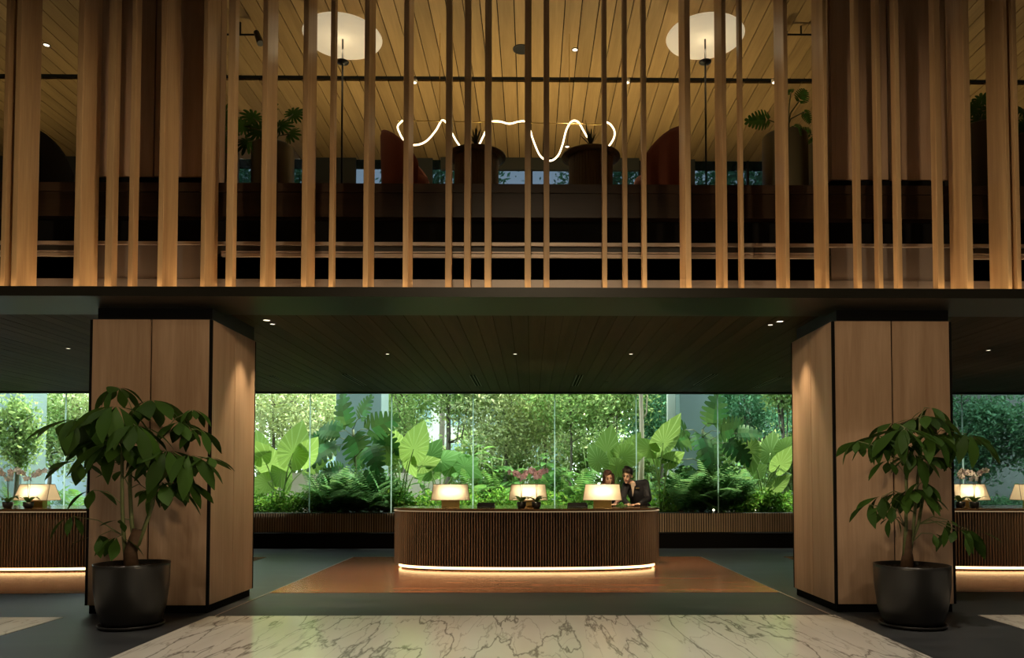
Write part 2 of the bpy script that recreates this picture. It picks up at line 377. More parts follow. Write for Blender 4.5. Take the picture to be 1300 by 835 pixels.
# ---- upper floor: edge beam, recess with its rails, deck
zb = lambda py, Y=7.86: at(670, py, Y).z
e = empty('floor_upper', kind='structure')
B('deck', M_DKWOOD, -XW, XW, 7.88, YB + .3, zb(276), ZD - .002, e)
B('edge_lip', wood('lip_wood', (.024, .013, .008), (.045, .026, .016), 'X', .4, 5, 0), -XW, XW, 7.85, 8.3, zb(245), ZD, e)
B('edge_board', M_DKWOOD, -XW, XW, 7.862, 7.89, zb(276), zb(245) - .004, e)
e = empty('wall_recess', kind='structure')
B('recess_back', M_VOID, -XW, XW, 9.3, 9.4, ZSLAB - .02, zb(276), e)
B('recess_board', M_VOID, -XW, XW, 7.98, 8.02, zb(308), zb(276), e)
B('upstand', M_GREYPANEL, -XW, XW, 7.86, 7.90, ZSLAB - .02, zb(355), e)
B('rail', M_RAIL, -XW, XW, 7.84, 7.90, zb(312.5), zb(308.5), e)
B('rail_backing', plain('rail_dark_grey', (.02, .018, .016), .5), -XW, XW, 7.88, 7.90, zb(322), zb(312), e)  # dark grey band behind the rails
for x0, x1 in ((-9.5, -4.8), (-3.3, 3.15), (4.65, 9.5)):
    B('cable_rail', M_RAIL, x0, x1, 7.85, 7.90, zb(321.5), zb(320), e); B('cable_rail', M_RAIL, x0, x1, 7.86, 7.90, zb(326.5), zb(322.5), e)
for x0, x1 in (CL, CR): B('metal_panel', M_GREYPANEL, x0 - .02, x1 + .02, 7.865, 7.92, zb(355) + .006, zb(313), e); 
def upper_pillar(name, x0, x1):
    e = empty(name, kind='structure'); zt = ZC; z0 = at(670, 226, YC).z; xm = (x0 + x1) / 2
    CD = .34; B('core', M_VOID, x0 + .02, x1 - .02, YC + .03, YC + CD - .02, ZD, zt, e)
    for a, b in ((x0 + .02, xm - .008), (xm + .008, x1 - .0)): B('panel', M_OAK, a, b, YC, YC + .03, z0, zt, e)
    for a, b in ((YC, YC + CD / 2 - .008), (YC + CD / 2 + .008, YC + CD)):
        B('panel', M_OAK, x0, x0 + .03, a + .02, b, z0, zt, e); B('panel', M_OAK, x1 - .03, x1, a + .02, b, z0, zt, e)
upper_pillar('pillar_upper_left', CL[0] + .02, CL[1] - .03); upper_pillar('pillar_upper_right', CR[0], CR[1])
# ---- upper ceiling of narrow boards, a black slot across it
uc = empty('ceiling_upper', kind='structure')
yt0, yt1 = gr(670, 97.8, ZC).y, gr(670, 104.2, ZC).y
yt0, yt1 = min(yt0, yt1), max(yt0, yt1)
B('ceiling_base', M_VOID, -XW, XW, YF + .35, YB + .5, ZC + .03, ZC + .2, uc)
off = (682 - PX) / F * 0
for i in range(int(2 * XW / pw)):
    x = -XW + i * pw + .03
    if i == 0:
        ma = MB().box(.006, pw - .006, YF + .35, yt0, 0, .03).mesh('ceiling_plank'); mb = MB().box(.006, pw - .006, yt1, YB + .4, 0, .03).mesh('ceiling_plank')
        ma.materials.append(M_CEIL); mb.materials.append(M_CEIL)
    for me in (ma, mb):
        o = link('plank', me, None, uc); o.location = (x, 0, ZC + random.uniform(0, .003))
# ---- upper rear wall: beam, glazing
wu = empty('window_2', kind='structure')
zw0, zw1 = ZD, ZC
for i in range(14):
    x = -XW + i * 27 / 14
    B('pane', M_GLASS2, x + .02, x + 27 / 14 - .02, YB + .02, YB + .03, zw0, zw1, wu); B('mullion', M_BLACK, x - .02, x + .02, YB, YB + .06, zw0, zw1, wu)
B('beam', plain('beam_grey', (.05, .055, .05), .6), -1.6, 1.9, YB - .1, YB - .02, at(670, 218, YB).z, ZC, wu)
B('wall_upper_rear', M_VOID, -XW, XW, YB, YB + .1, ZSLAB, ZD - .002, kind='structure')
for x0, x1 in ((-XW, -7.2), (-3.9, -3.1), (-2.45, -1.75), (2.1, 2.9), (5.2, XW)):
    B('wall_upper_pier', plain('pier_grey', (.045, .05, .05), .7), x0, x1, YB - .06, YB - .02, ZD, ZC, kind='structure')
# ---- garden glazing
wg = empty('window_1', kind='structure')
zg0 = at(670, 651, YWIN).z
jx = [at(497 + 103.6 * k, 560, YWIN).x for k in range(-9, 12)]
for a, b in zip(jx[:-1], jx[1:]):
    B('pane', M_GLASS, a + .008, b - .008, YWIN, YWIN + .012, zg0, ZS + .02, wg)
    B('glass_edge', M_JOINT, b - .011, b + .011, YWIN - .004, YWIN + .016, zg0, ZS + .02, wg)
B('head_rail', M_BLACK, -XW, XW, YWIN - .05, YWIN + .06, ZS - .03, ZS + .02, wg)
B('sill', M_BLACK, -XW, XW, YWIN - .03, YWIN + .4, zg0 - .03, zg0, wg)
zg1 = at(400, 676, YWIN - .1).z
bx = empty('planter_front', label='long low timber-slatted planter front under the garden window', cat='planter')
B('backing', M_VOID, -XW, XW, YWIN - .07, YWIN + .3, zg1 + .01, zg0 - .032, bx)
m = MB(); x = -XW
while x < XW: m.box(x, x + .03, YWIN - .10, YWIN - .07, zg1, zg0 - .005); x += .052
m.build('slat_cladding', M_BOXSLAT, bx, kind='stuff')
B('wall_under_sill', M_VOID, -XW, XW, YWIN - .35, YWIN - .25, 0, zg1 + .005, kind='structure')
B('trim_sill_soffit', M_VOID, -XW, XW, YWIN - .25, YWIN + .45, zg1 - .02, zg1 + .008, kind='structure')

# ================================================================== slat screen
sc = empty('slat_screen', (0, YF, ZSLAB), label='tall screen of upright oak slats in front of the mezzanine lounge', cat='screen')
SL = [(-52, -22, 1), (0, 13, 0), (14, 47, 1), (93, 124, 1), (132.5, 149, 0), (162, 175, 0), (199.5, 225, 1), (254, 275, 1), (286, 300, 0), (330, 350, 1), (382, 400, 1),
      (417, 426, 0), (460.5, 475, 1), (511, 524, 1), (565, 574, 0), (589, 598, 0), (615, 624, 0), (666, 674, 0), (690, 697.5, 0), (764, 771, 0),
      (790, 797, 0), (814, 821.5, 0), (863, 878, 1), (911.5, 924, 1), (937, 945, 0), (985, 1003, 1), (1033.5, 1053, 1), (1083, 1094.5, 0), (1110, 1121.5, 0),
      (1134, 1146, 0), (1184, 1199, 0), (1206, 1236, 1), (1256, 1285, 1), (1285, 1297, 0), (1325, 1355, 1)]
for a, b, deep in SL:
    D = .31 if deep else .10
    outer, inner = (a, b) if (a + b) / 2 < 675 else (b, a)
    xo = at(outer, 340, YF).x; xi = at(inner, 340, YF + D).x
    if (xi - xo) * (1 if outer < inner else -1) < .035: xi = xo + .045 * (1 if outer < inner else -1)
    if abs(xi - xo) > .085: xi = xo + .085 * (1 if xi > xo else -1)
    x0, x1 = min(xo, xi), max(xo, xi)
    o = MB().box(x0, x1, 0, D, .0, ZC + 1.2 - ZSLAB).build('slat', M_SLAT, sc, bevel=.006); o.location = (0, 0, .001)
led = empty('led_strip', label='hidden warm light strip running along the foot of the slat screen', cat='light strip')
B('tray', M_BLACK, -XW, XW, YF - .078, YF - .04, ZSLAB + .0005, ZSLAB + .003, led); B('emitter', glow('slat_wash', (1, .68, .36), 10), -9.5, 9.5, YF - .074, YF - .044, ZSLAB + .003, ZSLAB + .006, led)

B('emitter', glow('slat_wash_rear', (1, .68, .36), 40), -9.5, 9.5, YF + .325, YF + .345, ZSLAB + .003, ZSLAB + .006, led)
# ================================================================== reception desks
def sup(a, b, n, t):
    c, s = math.cos(t), math.sin(t)
    return (math.copysign(abs(c) ** (2 / n), c) * a, math.copysign(abs(s) ** (2 / n), s) * b)
def ring(a, b, n, N):
    """points spaced evenly along the oval outline, with outward direction"""
    P = [sup(a, b, n, 2 * PI * k / 1600) for k in range(1600)]
    d = [0]
    for k in range(1600): q = P[(k + 1) % 1600]; d.append(d[-1] + math.hypot(q[0] - P[k][0], q[1] - P[k][1]))
    out = []; j = 0
    for i in range(N):
        t = d[-1] * i / N
        while d[j + 1] < t: j += 1
        f = (t - d[j]) / (d[j + 1] - d[j]); q = P[(j + 1) % 1600]; p = P[j % 1600]
        out.append((p[0] + (q[0] - p[0]) * f, p[1] + (q[1] - p[1]) * f, math.atan2(q[1] - p[1], q[0] - p[0])))
    return out
DA, DB, DN = 2.16, .80, 2.45
DY = 12.22; ZT = at(669, 645.5, DY - DB).z
def desk(cx, label):
    e = empty('reception_desk', (cx, DY, 0), label=label, cat='reception desk', group='oval reception desks')
    O = [(p[0], p[1]) for p in ring(DA, DB, DN, 96)]
    sc_ = lambda k: [(x * (DA - k) / DA, y * (DB - k) / DB) for x, y in O]
    MB().prism(sc_(.12), 0, .09).build('toe_kick', M_VOID, e)
    MB().prism(sc_(.035), .085, ZT - .05).build('body', M_VOID, e)
    m = MB(); 
    for x, y, a in ring(DA - .02, DB - .02, DN, 236):
        c, s = math.cos(a), math.sin(a); pts = []
        for u, v in ((-.0095, -.016), (.0095, -.016), (.0095, .008), (.005, .016), (-.005, .016), (-.0095, .008)):
            pts.append((x + u * c + v * s, y + u * s - v * c))
        m.prism(pts[::-1], .085, ZT - .052)
    m.build('fluting', M_FLUTE, e, kind='stuff')
    MB().prism(sc_(-.015), ZT - .034, ZT).build('countertop', M_BRONZETOP, e, bevel=.008)
    m = MB(); inn, out = sc_(.012), sc_(-.008); n = len(inn)
    m.add([(x, y, ZT - .052) for x, y in inn] + [(x, y, ZT - .052) for x, y in out] + [(x, y, ZT - .046) for x, y in inn] + [(x, y, ZT - .046) for x, y in out],
          [f for i in range(n) for f in ((i, i + n, (i + 1) % n + n, (i + 1) % n), (i + n, i + 3 * n, (i + 1) % n + 3 * n, (i + 1) % n + n), (i + 2 * n, (i + 1) % n + 2 * n, (i + 1) % n + 3 * n, i + 3 * n))])
    m.build('counter_light', glow('counter_led', (1, .72, .40), .7), e)
    m = MB(); inn, out = sc_(.10), sc_(.075)
    m.add([(x, y, .03) for x, y in inn] + [(x, y, .03) for x, y in out] + [(x, y, .065) for x, y in inn] + [(x, y, .065) for x, y in out],
          [f for i in range(n) for f in ((i + n, i + 3 * n, (i + 1) % n + 3 * n, (i + 1) % n + n)[::-1], (i, (i + 1) % n, (i + 1) % n + n, i + n), (i + 2 * n, (i + 1) % n + 2 * n, (i + 1) % n + 3 * n, i + 3 * n))])
    m.build('base_light', M_WARM, e)
    return e
DX = at(669, 690, DY).x
desk(DX, 'oval fluted walnut reception desk between the two wooden columns with two staff behind it')
DXL, DXR = DX - 7.94, DX + 7.94
desk(DXL, 'oval fluted walnut reception desk beyond the column with the bushier potted plant')
desk(DXR, 'oval fluted walnut reception desk beyond the column with the sparser potted plant')
# ---- desk lamps: a tent-shaped linen shade on a brass block
def desk_lamp(p, rz, label):
    e = empty('desk_lamp', p, rz, label=label, cat='lamp', group='desk lamps')
    MB().box(-.145, .145, -.05, .05, 0, .125).build('base', M_BRASS, e, bevel=.004)
    z0, z1 = .115, .37; a, b, c, d = .31, .14, .275, .05
    m = MB(); V = [(-a, -b, z0), (a, -b, z0), (a, b, z0), (-a, b, z0), (-c, -d, z1), (c, -d, z1), (c, d, z1), (-c, d, z1)]
    m.add(V, [(0, 1, 5, 4), (1, 2, 6, 5), (2, 3, 7, 6), (3, 0, 4, 7)]); o = m.build('shade', M_SHADE, e)
    fr = MB()
    for i, j in ((0, 1), (1, 2), (2, 3), (3, 0), (4, 5), (5, 6), (6, 7), (7, 4), (0, 4), (1, 5), (2, 6), (3, 7)): fr.tube([V[i], V[j]], .004, 5)
    fr.build('shade_frame', plain('shade_wire', (.25, .17, .09), .5), e)
    MB().tube([(-.17, 0, .22), (.17, 0, .22)], .012, 8).build('bulb', glow('lamp_tube', (1, .80, .52), 58), e)
    return e
LY = DY - .12
def on_counter(px, Y=LY): v = at(px, 640, Y); return (v.x, Y, ZT + .0005)
desk_lamp(on_counter(572), R(6), 'lit linen desk lamp standing alone on the central desk, far from the staff')
desk_lamp(on_counter(670.5), 0, 'lit linen desk lamp behind the two pink orchids on the central desk')
desk_lamp(on_counter(765), R(-8), 'lit linen desk lamp in front of the woman on the central desk')
desk_lamp(on_counter(47), R(-10), 'lit linen desk lamp beside white orchids near the bushier potted plant')
desk_lamp(on_counter(1228), R(6), 'lit linen desk lamp behind white orchids near the sparser potted plant')
desk_lamp(on_counter(1312), R(3), 'lit linen desk lamp standing away from the orchids near the sparser potted plant')
# ---- orchids
def strap(L, W, droop, n=6):
    vs, fs = [], []
    for i in range(n + 1):
        t = i / n; wv = W * math.sin(PI * min(1, .12 + .88 * t) ** .8) ** .7 * (1 if t < .97 else .3); x = L * t * (1 - .15 * droop * t); z = L * (1.0 * t - droop * 1.5 * t * t)
        vs += [(x, -wv / 2, z + .12 * wv), (x, 0, z), (x, wv / 2, z + .12 * wv)]
        if i: k = 3 * i; fs += [(k - 3, k - 2, k + 1, k), (k - 2, k - 1, k + 2, k + 1)]
    return vs, fs
M_ORL = leafmat('orchid_leaf', (.06, .13, .03), .25); M_PINK = leafmat('pink_petal', (.93, .66, .80), .4, .5, .15); M_WHT = leafmat('white_petal', (.95, .88, .88), .4, .5, .05); M_LIP = plain('orchid_lip', (.5, .05, .2), .5)
def orchid(p, hs, petal, label, lean=1, nf=6):
    e = empty('potted_orchid', p, random.uniform(0, 6), label=label, cat='orchid')
    MB().lathe([(.05, 0), (.068, .03), (.075, .10), (.066, .10), (.06, .085)], 18).build('pot', M_POT, e, smooth=True)
    for k in range(5):
        v, f = strap(random.uniform(.18, .26), .075, random.uniform(.35, .6)); me = MB().add(v, f).mesh('orchid_leaf', True); me.materials.append(M_ORL)
        o = link('leaf', me, None, e); o.location = (0, 0, .09); o.rotation_euler.z = k * 1.3 + random.uniform(-.3, .3)
    for s in range(2):
        an = s * 2.6 + .5; pts = []
        for i in range(10):
            t = i / 9; q = max(0, t - .55) / .45
            pts.append((math.cos(an) * (.05 * t + .14 * q), math.sin(an) * (.05 * t + .14 * q), .09 + hs * (t ** .8) - .13 * q * q))
        st = MB().tube(pts, .004, 5).build('flower_stem', M_STEMG, e)
        for i in range(nf):
            t = .62 + .38 * i / (nf - 1); a = pts[int(t * 9)]; r = .043
            m = MB()
            for k in range(5):
                th = k * 2 * PI / 5 + PI / 2; u = Vector((math.cos(th), 0, math.sin(th))); n_ = Vector((-u.z, 0, u.x)); c = Vector((0, -.004, 0))
                m.add([c, c + u * r * .7 + n_ * r * .5 + Vector((0, -.008, 0)), c + u * r * 1.25, c + u * r * .7 - n_ * r * .5 + Vector((0, -.008, 0))], [(0, 1, 2, 3)])
            fl = m.build('flower', petal, st); fl.location = (a[0] + random.uniform(-.03, .03), a[1] + random.uniform(-.03, .03), a[2] + random.uniform(-.025, .02)); fl.rotation_euler = (random.uniform(-.4, .4), 0, random.uniform(-1.2, 1.2) - e.rotation_euler.z)
    return e
OY = DY - .60
orchid(on_counter(662, OY), .60, M_PINK, 'pink orchid in a dark pot on the central desk, nearer the lone lamp')
orchid(on_counter(681, OY), .64, M_PINK, 'pink orchid in a dark pot on the central desk, nearer the staff')
orchid(on_counter(36, OY), .62, M_WHT, 'white orchid in a dark pot before a lamp near the bushier potted plant', nf=7)
orchid(on_counter(10, OY), .62, M_WHT, 'white orchid in a dark pot at the lamp edge near the bushier potted plant', nf=7)
orchid(on_counter(1219, OY), .62, M_WHT, 'pale orchid in a dark pot beside the wooden column near the sparser potted plant', nf=7)
orchid(on_counter(1237, OY), .62, M_WHT, 'pale orchid in a dark pot before a lamp near the sparser potted plant', nf=7)
# small things lying on the central counter
def tray(px, w, label):
    v = on_counter(px, DY - .1); e = empty('desk_organizer', v, 0, label=label, cat='organizer')
    B('tray', M_BLACK, -w, w, -.1, .1, 0, .012, e); B('divider', M_BLACK, -w, -w + .01, -.1, .1, .012, .05, e); B('divider', M_BLACK, w - .01, w, -.1, .1, .012, .05, e); B('rear_wall', M_BLACK, -w, w, .09, .1, .012, .07, e)
tray(733, .16, 'low black desk organizer beside the lamp in front of the woman')
tray(617, .14, 'low black desk organizer beside the lamp standing alone')

# ================================================================== potted trees by the columns
def obovate(L=1.0, W=.46, n=7, droop=.25, fold=.12):
    vs, fs = [], []
    pr = [0, .16, .42, .72, .95, .98, .66, .06]
    for i in range(n + 1):
        t = i / n; wv = W * pr[i] / 2; x = L * t; z = -droop * t * t * L
        vs += [(x, -wv, z - .0 + fold * wv), (x, 0, z), (x, wv, z + fold * wv)]
        if i: k = 3 * i; fs += [(k - 3, k - 2, k + 1, k), (k - 2, k - 1, k + 2, k + 1)]
    return vs, fs
LEAFLETS = []
for dr, w_ in ((.15, .36), (.4, .42), (.65, .37)):
    me = MB().add(*obovate(1, w_, 7, dr + .1)).mesh('leaflet', True); me.materials.append(M_SCHEF); LEAFLETS.append(me)
def potted_tree(cx, cy, rim_px, rim_r, trunk, stems, clusters, label, saucer_r):
    zr = at(rim_px[0], rim_px[1], cy).z
    e = empty('potted_tree', (cx, cy, 0), label=label, cat='potted plant', group='potted trees by the columns')
    loc = Vector((cx, cy, 0))
    MB().lathe([(saucer_r * .9, .005), (saucer_r, .012), (saucer_r * 1.02, .035), (saucer_r * .97, .035), (saucer_r * .95, .02)], 40).build('saucer', M_POT, e, smooth=True)
    r = rim_r; MB().lathe([(r * .70, .02), (r * .80, .06), (r * .90, .18), (r * .975, .38), (r, zr - .03), (r, zr), (r * .95, zr), (r * .93, zr - .06)], 48).build('pot', M_POT, e, smooth=True)
    m = MB(); m.lathe([(r * .935, zr - .07), (r * .5, zr - .03), (.01, zr - .02)], 30, cap=False)
    m.build('soil', M_SOIL, e, smooth=True)
    m = MB()
    for k in range(60):
        a, q = random.uniform(0, 2 * PI), r * .85 * math.sqrt(random.random()); s_ = random.uniform(.012, .03)
        m.ball((q * math.cos(a), q * math.sin(a), zr - .045 + .02 * (1 - q / r)), (s_, s_ * .7, s_ * .6), Euler((0, 0, a)).to_matrix(), 6, 4)
    m.build('mulch', M_SOIL, e, kind='stuff')
    P = lambda q, dy=0: at(q[0], q[1], cy + dy) - loc
    m = MB(); m.tube([P(q) for q in trunk[0]], trunk[1], 10); m.build('trunk', M_BARK, e, smooth=True)
    ends = []
    for k, (pts, rad) in enumerate(stems):
        dy = (k - 1) * .07
        q = [P(p, dy * (i / (len(pts) - 1))) for i, p in enumerate(pts)]
        MB().tube(q, [rad * (1 - .35 * i / (len(q) - 1)) for i in range(len(q))], 8).build('stem', M_STEMG, e, smooth=True); ends.append(q)
    for (px, py, size, n, dy) in clusters:
        n = n + 3 if n > 5 else n
        c = P((px, py), dy)
        # petiole runs from the nearest point of the nearest stem below the leaf
        best = min(((p - c).length + (0 if p.z < c.z + .05 else 1), i, p) for q in ends for i, p in enumerate(q))[2]
        mid = (best + c) / 2 + Vector((0, 0, .06)) * (1 if abs(c.x - best.x) > .12 else .2)
        pet = MB().tube([best, mid * .9 + (best + c) * .05 + Vector((0, 0, .0)), c], [.006, .005, .004], 5).build('leaf', M_PETIOLE, e, smooth=True)
        out = Vector((c.x - best.x, c.y - best.y, 0)); az0 = math.atan2(out.y, out.x) if out.length > .03 else random.uniform(0, 6)
        for j in range(n):
            a = az0 + (j - (n - 1) / 2) * (2 * PI / (n + .6)) + random.uniform(-.15, .15)
            s_ = 1.45 * size * random.uniform(.8, 1.1) * (1 - .25 * abs(j - (n - 1) / 2) / n)
            o = link('leaflet', random.choice(LEAFLETS), None, pet); o.location = c + Vector((math.cos(a), math.sin(a), 0)) * .025
            o.rotation_euler = (random.uniform(-.35, .35), random.uniform(.05, .55), a); o.scale = (s_, s_, s_)
cl1 = [(150, 492, .20, 6, .0), (147, 516, .27, 8, -.22), (192, 508, .26, 7, .1), (95, 532, .30, 8, -.05), (125, 528, .27, 8, .1), (172, 540, .25, 8, -.25), (228, 536, .22, 7, .1), (245, 520, .13, 5, .1),
       (252, 545, .18, 4, .1), (150, 562, .27, 8, -.2), (120, 560, .22, 7, .1), (212, 572, .26, 8, -.1), (185, 565, .2, 7, .15), (240, 578, .26, 7, -.05), (265, 580, .17, 4, -.05), (100, 585, .20, 5, -.1), (206, 612, .24, 7, -.1),
       (233, 610, .22, 7, .0), (153, 598, .15, 4, -.1), (118, 622, .17, 4, -.05), (152, 660, .12, 3, -.05), (126, 680, .16, 3, -.1), (148, 682, .18, 4, -.12), (92, 655, .16, 3, -.1), (215, 590, .2, 6, .2), (188, 622, .12, 4, .1)]
potted_tree(-3.86, 7.26, (172, 714), .335, ([(166, 722), (166, 700), (171, 684), (175, 672)], [.075, .06, .055, .048]),
            [([(160, 712), (157, 680), (155, 640), (155, 590), (155, 540)], .022), ([(170, 690), (167, 660), (165, 620), (166, 570), (170, 525)], .022), ([(175, 692), (184, 668), (194, 640), (199, 605), (201, 555)], .022)],
            cl1, 'bushy potted umbrella tree with crowded drooping leaves beside a wooden column', .29)
cl2 = [(1147, 545, .24, 8, -.15), (1176, 528, .22, 7, .05), (1160, 532, .2, 7, .1), (1180, 518, .16, 5, .1), (1090, 560, .17, 5, -.05), (1116, 553, .21, 7, .05), (1135, 537, .18, 6, .12), (1182, 552, .22, 8, -.1), (1205, 549, .23, 7, .1), (1228, 551, .24, 7, -.02),
       (1128, 585, .16, 5, -.1), (1160, 577, .19, 7, -.15), (1180, 580, .16, 5, .1), (1149, 565, .1, 4, -.1), (1157, 621, .19, 7, -.12), (1141, 625, .16, 6, .1), (1120, 630, .17, 5, -.05),
       (1104, 640, .17, 5, .0), (1131, 642, .14, 4, -.15), (1132, 657, .11, 3, -.15), (1175, 630, .15, 6, .1), (1197, 668, .14, 2, -.1), (1184, 677, .10, 2, -.1), (1203, 660, .1, 2, -.05), (1214, 672, .19, 4, -.1), (1230, 672, .19, 4, -.05), (1170, 612, .14, 5, -.2)]
potted_tree(3.69, 7.20, (1154, 716), .345, ([(1152, 722), (1152, 702), (1152, 685), (1153, 672)], [.07, .045, .04, .036]),
            [([(1148, 705), (1150, 670), (1151, 630), (1150, 590), (1152, 545)], .02), ([(1156, 700), (1160, 665), (1164, 620), (1167, 585), (1168, 530)], .018), ([(1156, 690), (1166, 665), (1172, 630), (1178, 595), (1184, 556)], .018)],
            cl2, 'sparse potted umbrella tree with leaves in flat tiers beside a wooden column', .30)

# ================================================================== the two members of staff
M_SKIN = plain('skin', (.74, .47, .35), .5); M_SUIT = plain('navy_suit', (.010, .011, .016), .8, noise=.3, nscale=80); M_SHIRT = plain('beige_shirt', (.52, .42, .34), .8)
M_HAIRB = plain('black_hair', (.012, .009, .008), .45); M_HAIRW = plain('brown_hair', (.055, .022, .012), .45); M_LIPS = plain('lips', (.60, .28, .24), .5); M_EYE = plain('dark_eye', (.01, .008, .007), .2)
def remesh(o, vox):
    m = o.modifiers.new('skin', 'REMESH'); m.mode = 'VOXEL'; m.voxel_size = vox; m.use_smooth_shade = True
    s = o.modifiers.new('soften', 'SMOOTH'); s.factor = .5; s.iterations = 3
def hand(m, wrist, direction, spread, up=Vector((0, 0, 1)), side=1, k=1.0):
    d = Vector(direction).normalized(); s = d.cross(up).normalized() * side; u = s.cross(d).normalized() * side
    c = wrist + d * .05 * k
    m.ball(c, (.05 * k, .042 * k, .017 * k), Matrix((d, s, u)).transposed(), 12, 8)
    for i, (off, L) in enumerate(((-.030, .060), (-.010, .074), (.010, .078), (.029, .070))):
        b = wrist + d * .088 * k + s * off * k; q = (d + s * off * spread * 6).normalized()
        p1 = b + q * L * .5 * k + u * .006; p2 = p1 + q * L * .42 * k - u * .012 * k
        m.capsule(b, p1, .0095 * k, .0088 * k, 8); m.capsule(p1, p2, .0088 * k, .0075 * k, 8)
    b = wrist + d * .035 * k + s * .036 * k; p1 = b + (d * .6 + s * .8).normalized() * .04 * k; p2 = p1 + (d * .95 + s * .3).normalized() * .034 * k
    m.capsule(b, p1, .0125 * k, .011 * k, 8); m.capsule(p1, p2, .011 * k, .009 * k, 8)
def person(name, head, face, chest, pelvis, shoulders, elbows, wrists, hdirs, hair, label, sleeves, long_hair=False, k=1.0, roll=0):
    base = Vector((pelvis.x, pelvis.y, 0)); e = empty(name, base, label=label, cat='person')
    W = lambda v: Vector(v) - base
    f = Vector(face).normalized(); rgt = f.cross(Vector((0, 0, 1))).normalized(); upv = rgt.cross(f).normalized()
    Q = Matrix((rgt, -f, upv)).transposed()             # local head axes: x right, y back, z up
    Q = Q @ Euler((0, roll, 0)).to_matrix(); H = W(head); hp = lambda x, y, z: H + Q @ (Vector((x, y, z)) * k)
    m = MB()
    m.ball(hp(0, .012, .03), Vector((.074, .094, .095)) * k, Q); m.ball(hp(0, -.022, -.045), Vector((.056, .062, .075)) * k, Q)
    m.capsule(hp(0, -.082, .022), hp(0, -.100, -.022), .008 * k, .013 * k, 8)                                         # nose
    m.ball(hp(0, -.062, -.103), Vector((.022, .02, .018)) * k, Q, 10, 6)                                               # chin
    for s in (-1, 1):
        m.ball(hp(s * .077, .012, -.005), Vector((.010, .02, .032)) * k, Q, 8, 6); m.ball(hp(s * .036, -.055, -.02), Vector((.022, .02, .022)) * k, Q, 8, 6)
    C, P_ = W(chest), W(pelvis); nk = hp(0, .03, -.09)
    m.capsule(C + Vector((0, 0, .10)), nk, .058 * k, .054 * k)
    m.capsule(P_, C, .13, .135); sh = [W(s) for s in shoulders]; el = [W(s) for s in elbows]; wr = [W(s) for s in wrists]
    m.capsule(sh[0], sh[1], .058, .058)
    for i in range(2):
        m.capsule(sh[i], el[i], .048, .038); m.capsule(el[i], wr[i], .038, .026)
        hand(m, wr[i], hdirs[i], .5, side=1 if i == 0 else -1, k=k)
    for s in (-1, 1):
        hip = P_ + Vector((s * .09, 0, -.02)); kn = Vector((hip.x + s * .01, .02, .50)); an = Vector((hip.x + s * .015, .05, .09))
        m.capsule(hip, kn, .085, .058); m.capsule(kn, an, .055, .036); m.capsule(an + Vector((0, .02, -.045)), an + Vector((0, -.15, -.055)), .035, .03)
    b = m.build('body', M_SKIN, e, smooth=True); remesh(b, .0065)
    for s in (-1, 1):
        MB().ball(hp(s * .031, -.0795, .004), Vector((.013, .006, .006)) * k, Q, 8, 6).build('eye', M_EYE, e, smooth=True)
        MB().capsule(hp(s * .016, -.088, .022), hp(s * .05, -.078, .025), .004 * k, .003 * k, 6).build('eyebrow', hair, e, smooth=True)
    MB().capsule(hp(-.02, -.083, -.062), hp(.02, -.083, -.062), .006 * k, .006 * k, 6).build('mouth', M_LIPS, e, smooth=True)
    m = MB(); m.ball(hp(0, .030, .052), Vector((.086, .100, .092)) * k, Q)
    if long_hair:
        m.ball(hp(0, .05, -.03), Vector((.092, .075, .12)) * k, Q)
        for s in (-1, 1): m.capsule(hp(s * .074, -.03, .06), hp(s * .084, -.005, -.12), .028 * k, .033 * k)
        m.capsule(hp(-.01, -.06, .11), hp(.06, -.06, .06), .025 * k, .022 * k)
    else:
        m.capsule(hp(-.045, -.07, .10), hp(.045, -.065, .105), .032 * k, .03 * k); m.capsule(hp(-.03, -.03, .125), hp(.03, .0, .13), .035 * k, .035 * k)
        for s in (-1, 1): m.capsule(hp(s * .07, .0, .05), hp(s * .073, .02, .01), .018 * k, .012 * k)
    o = m.build('hair', hair, e, smooth=True); remesh(o, .009)
    m = MB(); m.capsule(P_ + Vector((0, 0, -.06)), C + Vector((0, 0, .02)), .15, .145); m.ball(C + Vector((0, 0, .02)), (.165, .125, .16))
    m.capsule(sh[0], sh[1], .068, .068); m.capsule(C + Vector((0, .03, .10)), nk + Vector((0, .03, -.035)), .075, .062)
    for i in range(2):
        m.capsule(sh[i], el[i], .070, .058)
        if sleeves: m.capsule(el[i], wr[i] - (wr[i] - el[i]).normalized() * .02, .056, .042)
    o = m.build('jacket', M_SUIT, e, smooth=True); remesh(o, .011)
    m = MB()
    for s in (-1, 1):
        hip = P_ + Vector((s * .09, 0, -.02)); kn = Vector((hip.x + s * .01, .02, .50)); an = Vector((hip.x + s * .015, .05, .10))
        m.capsule(hip, kn, .105, .078); m.capsule(kn, an, .076, .06)
    m.ball(P_, (.165, .125, .13)); o = m.build('trousers', M_SUIT, e, smooth=True); remesh(o, .013)
    for s in (-1, 1):
        x = P_.x + s * .115; MB().capsule((x, .09, .045), (x, -.12, .04), .046, .042).build('shoe', M_BLACK, e, smooth=True)
    return e, W, hp
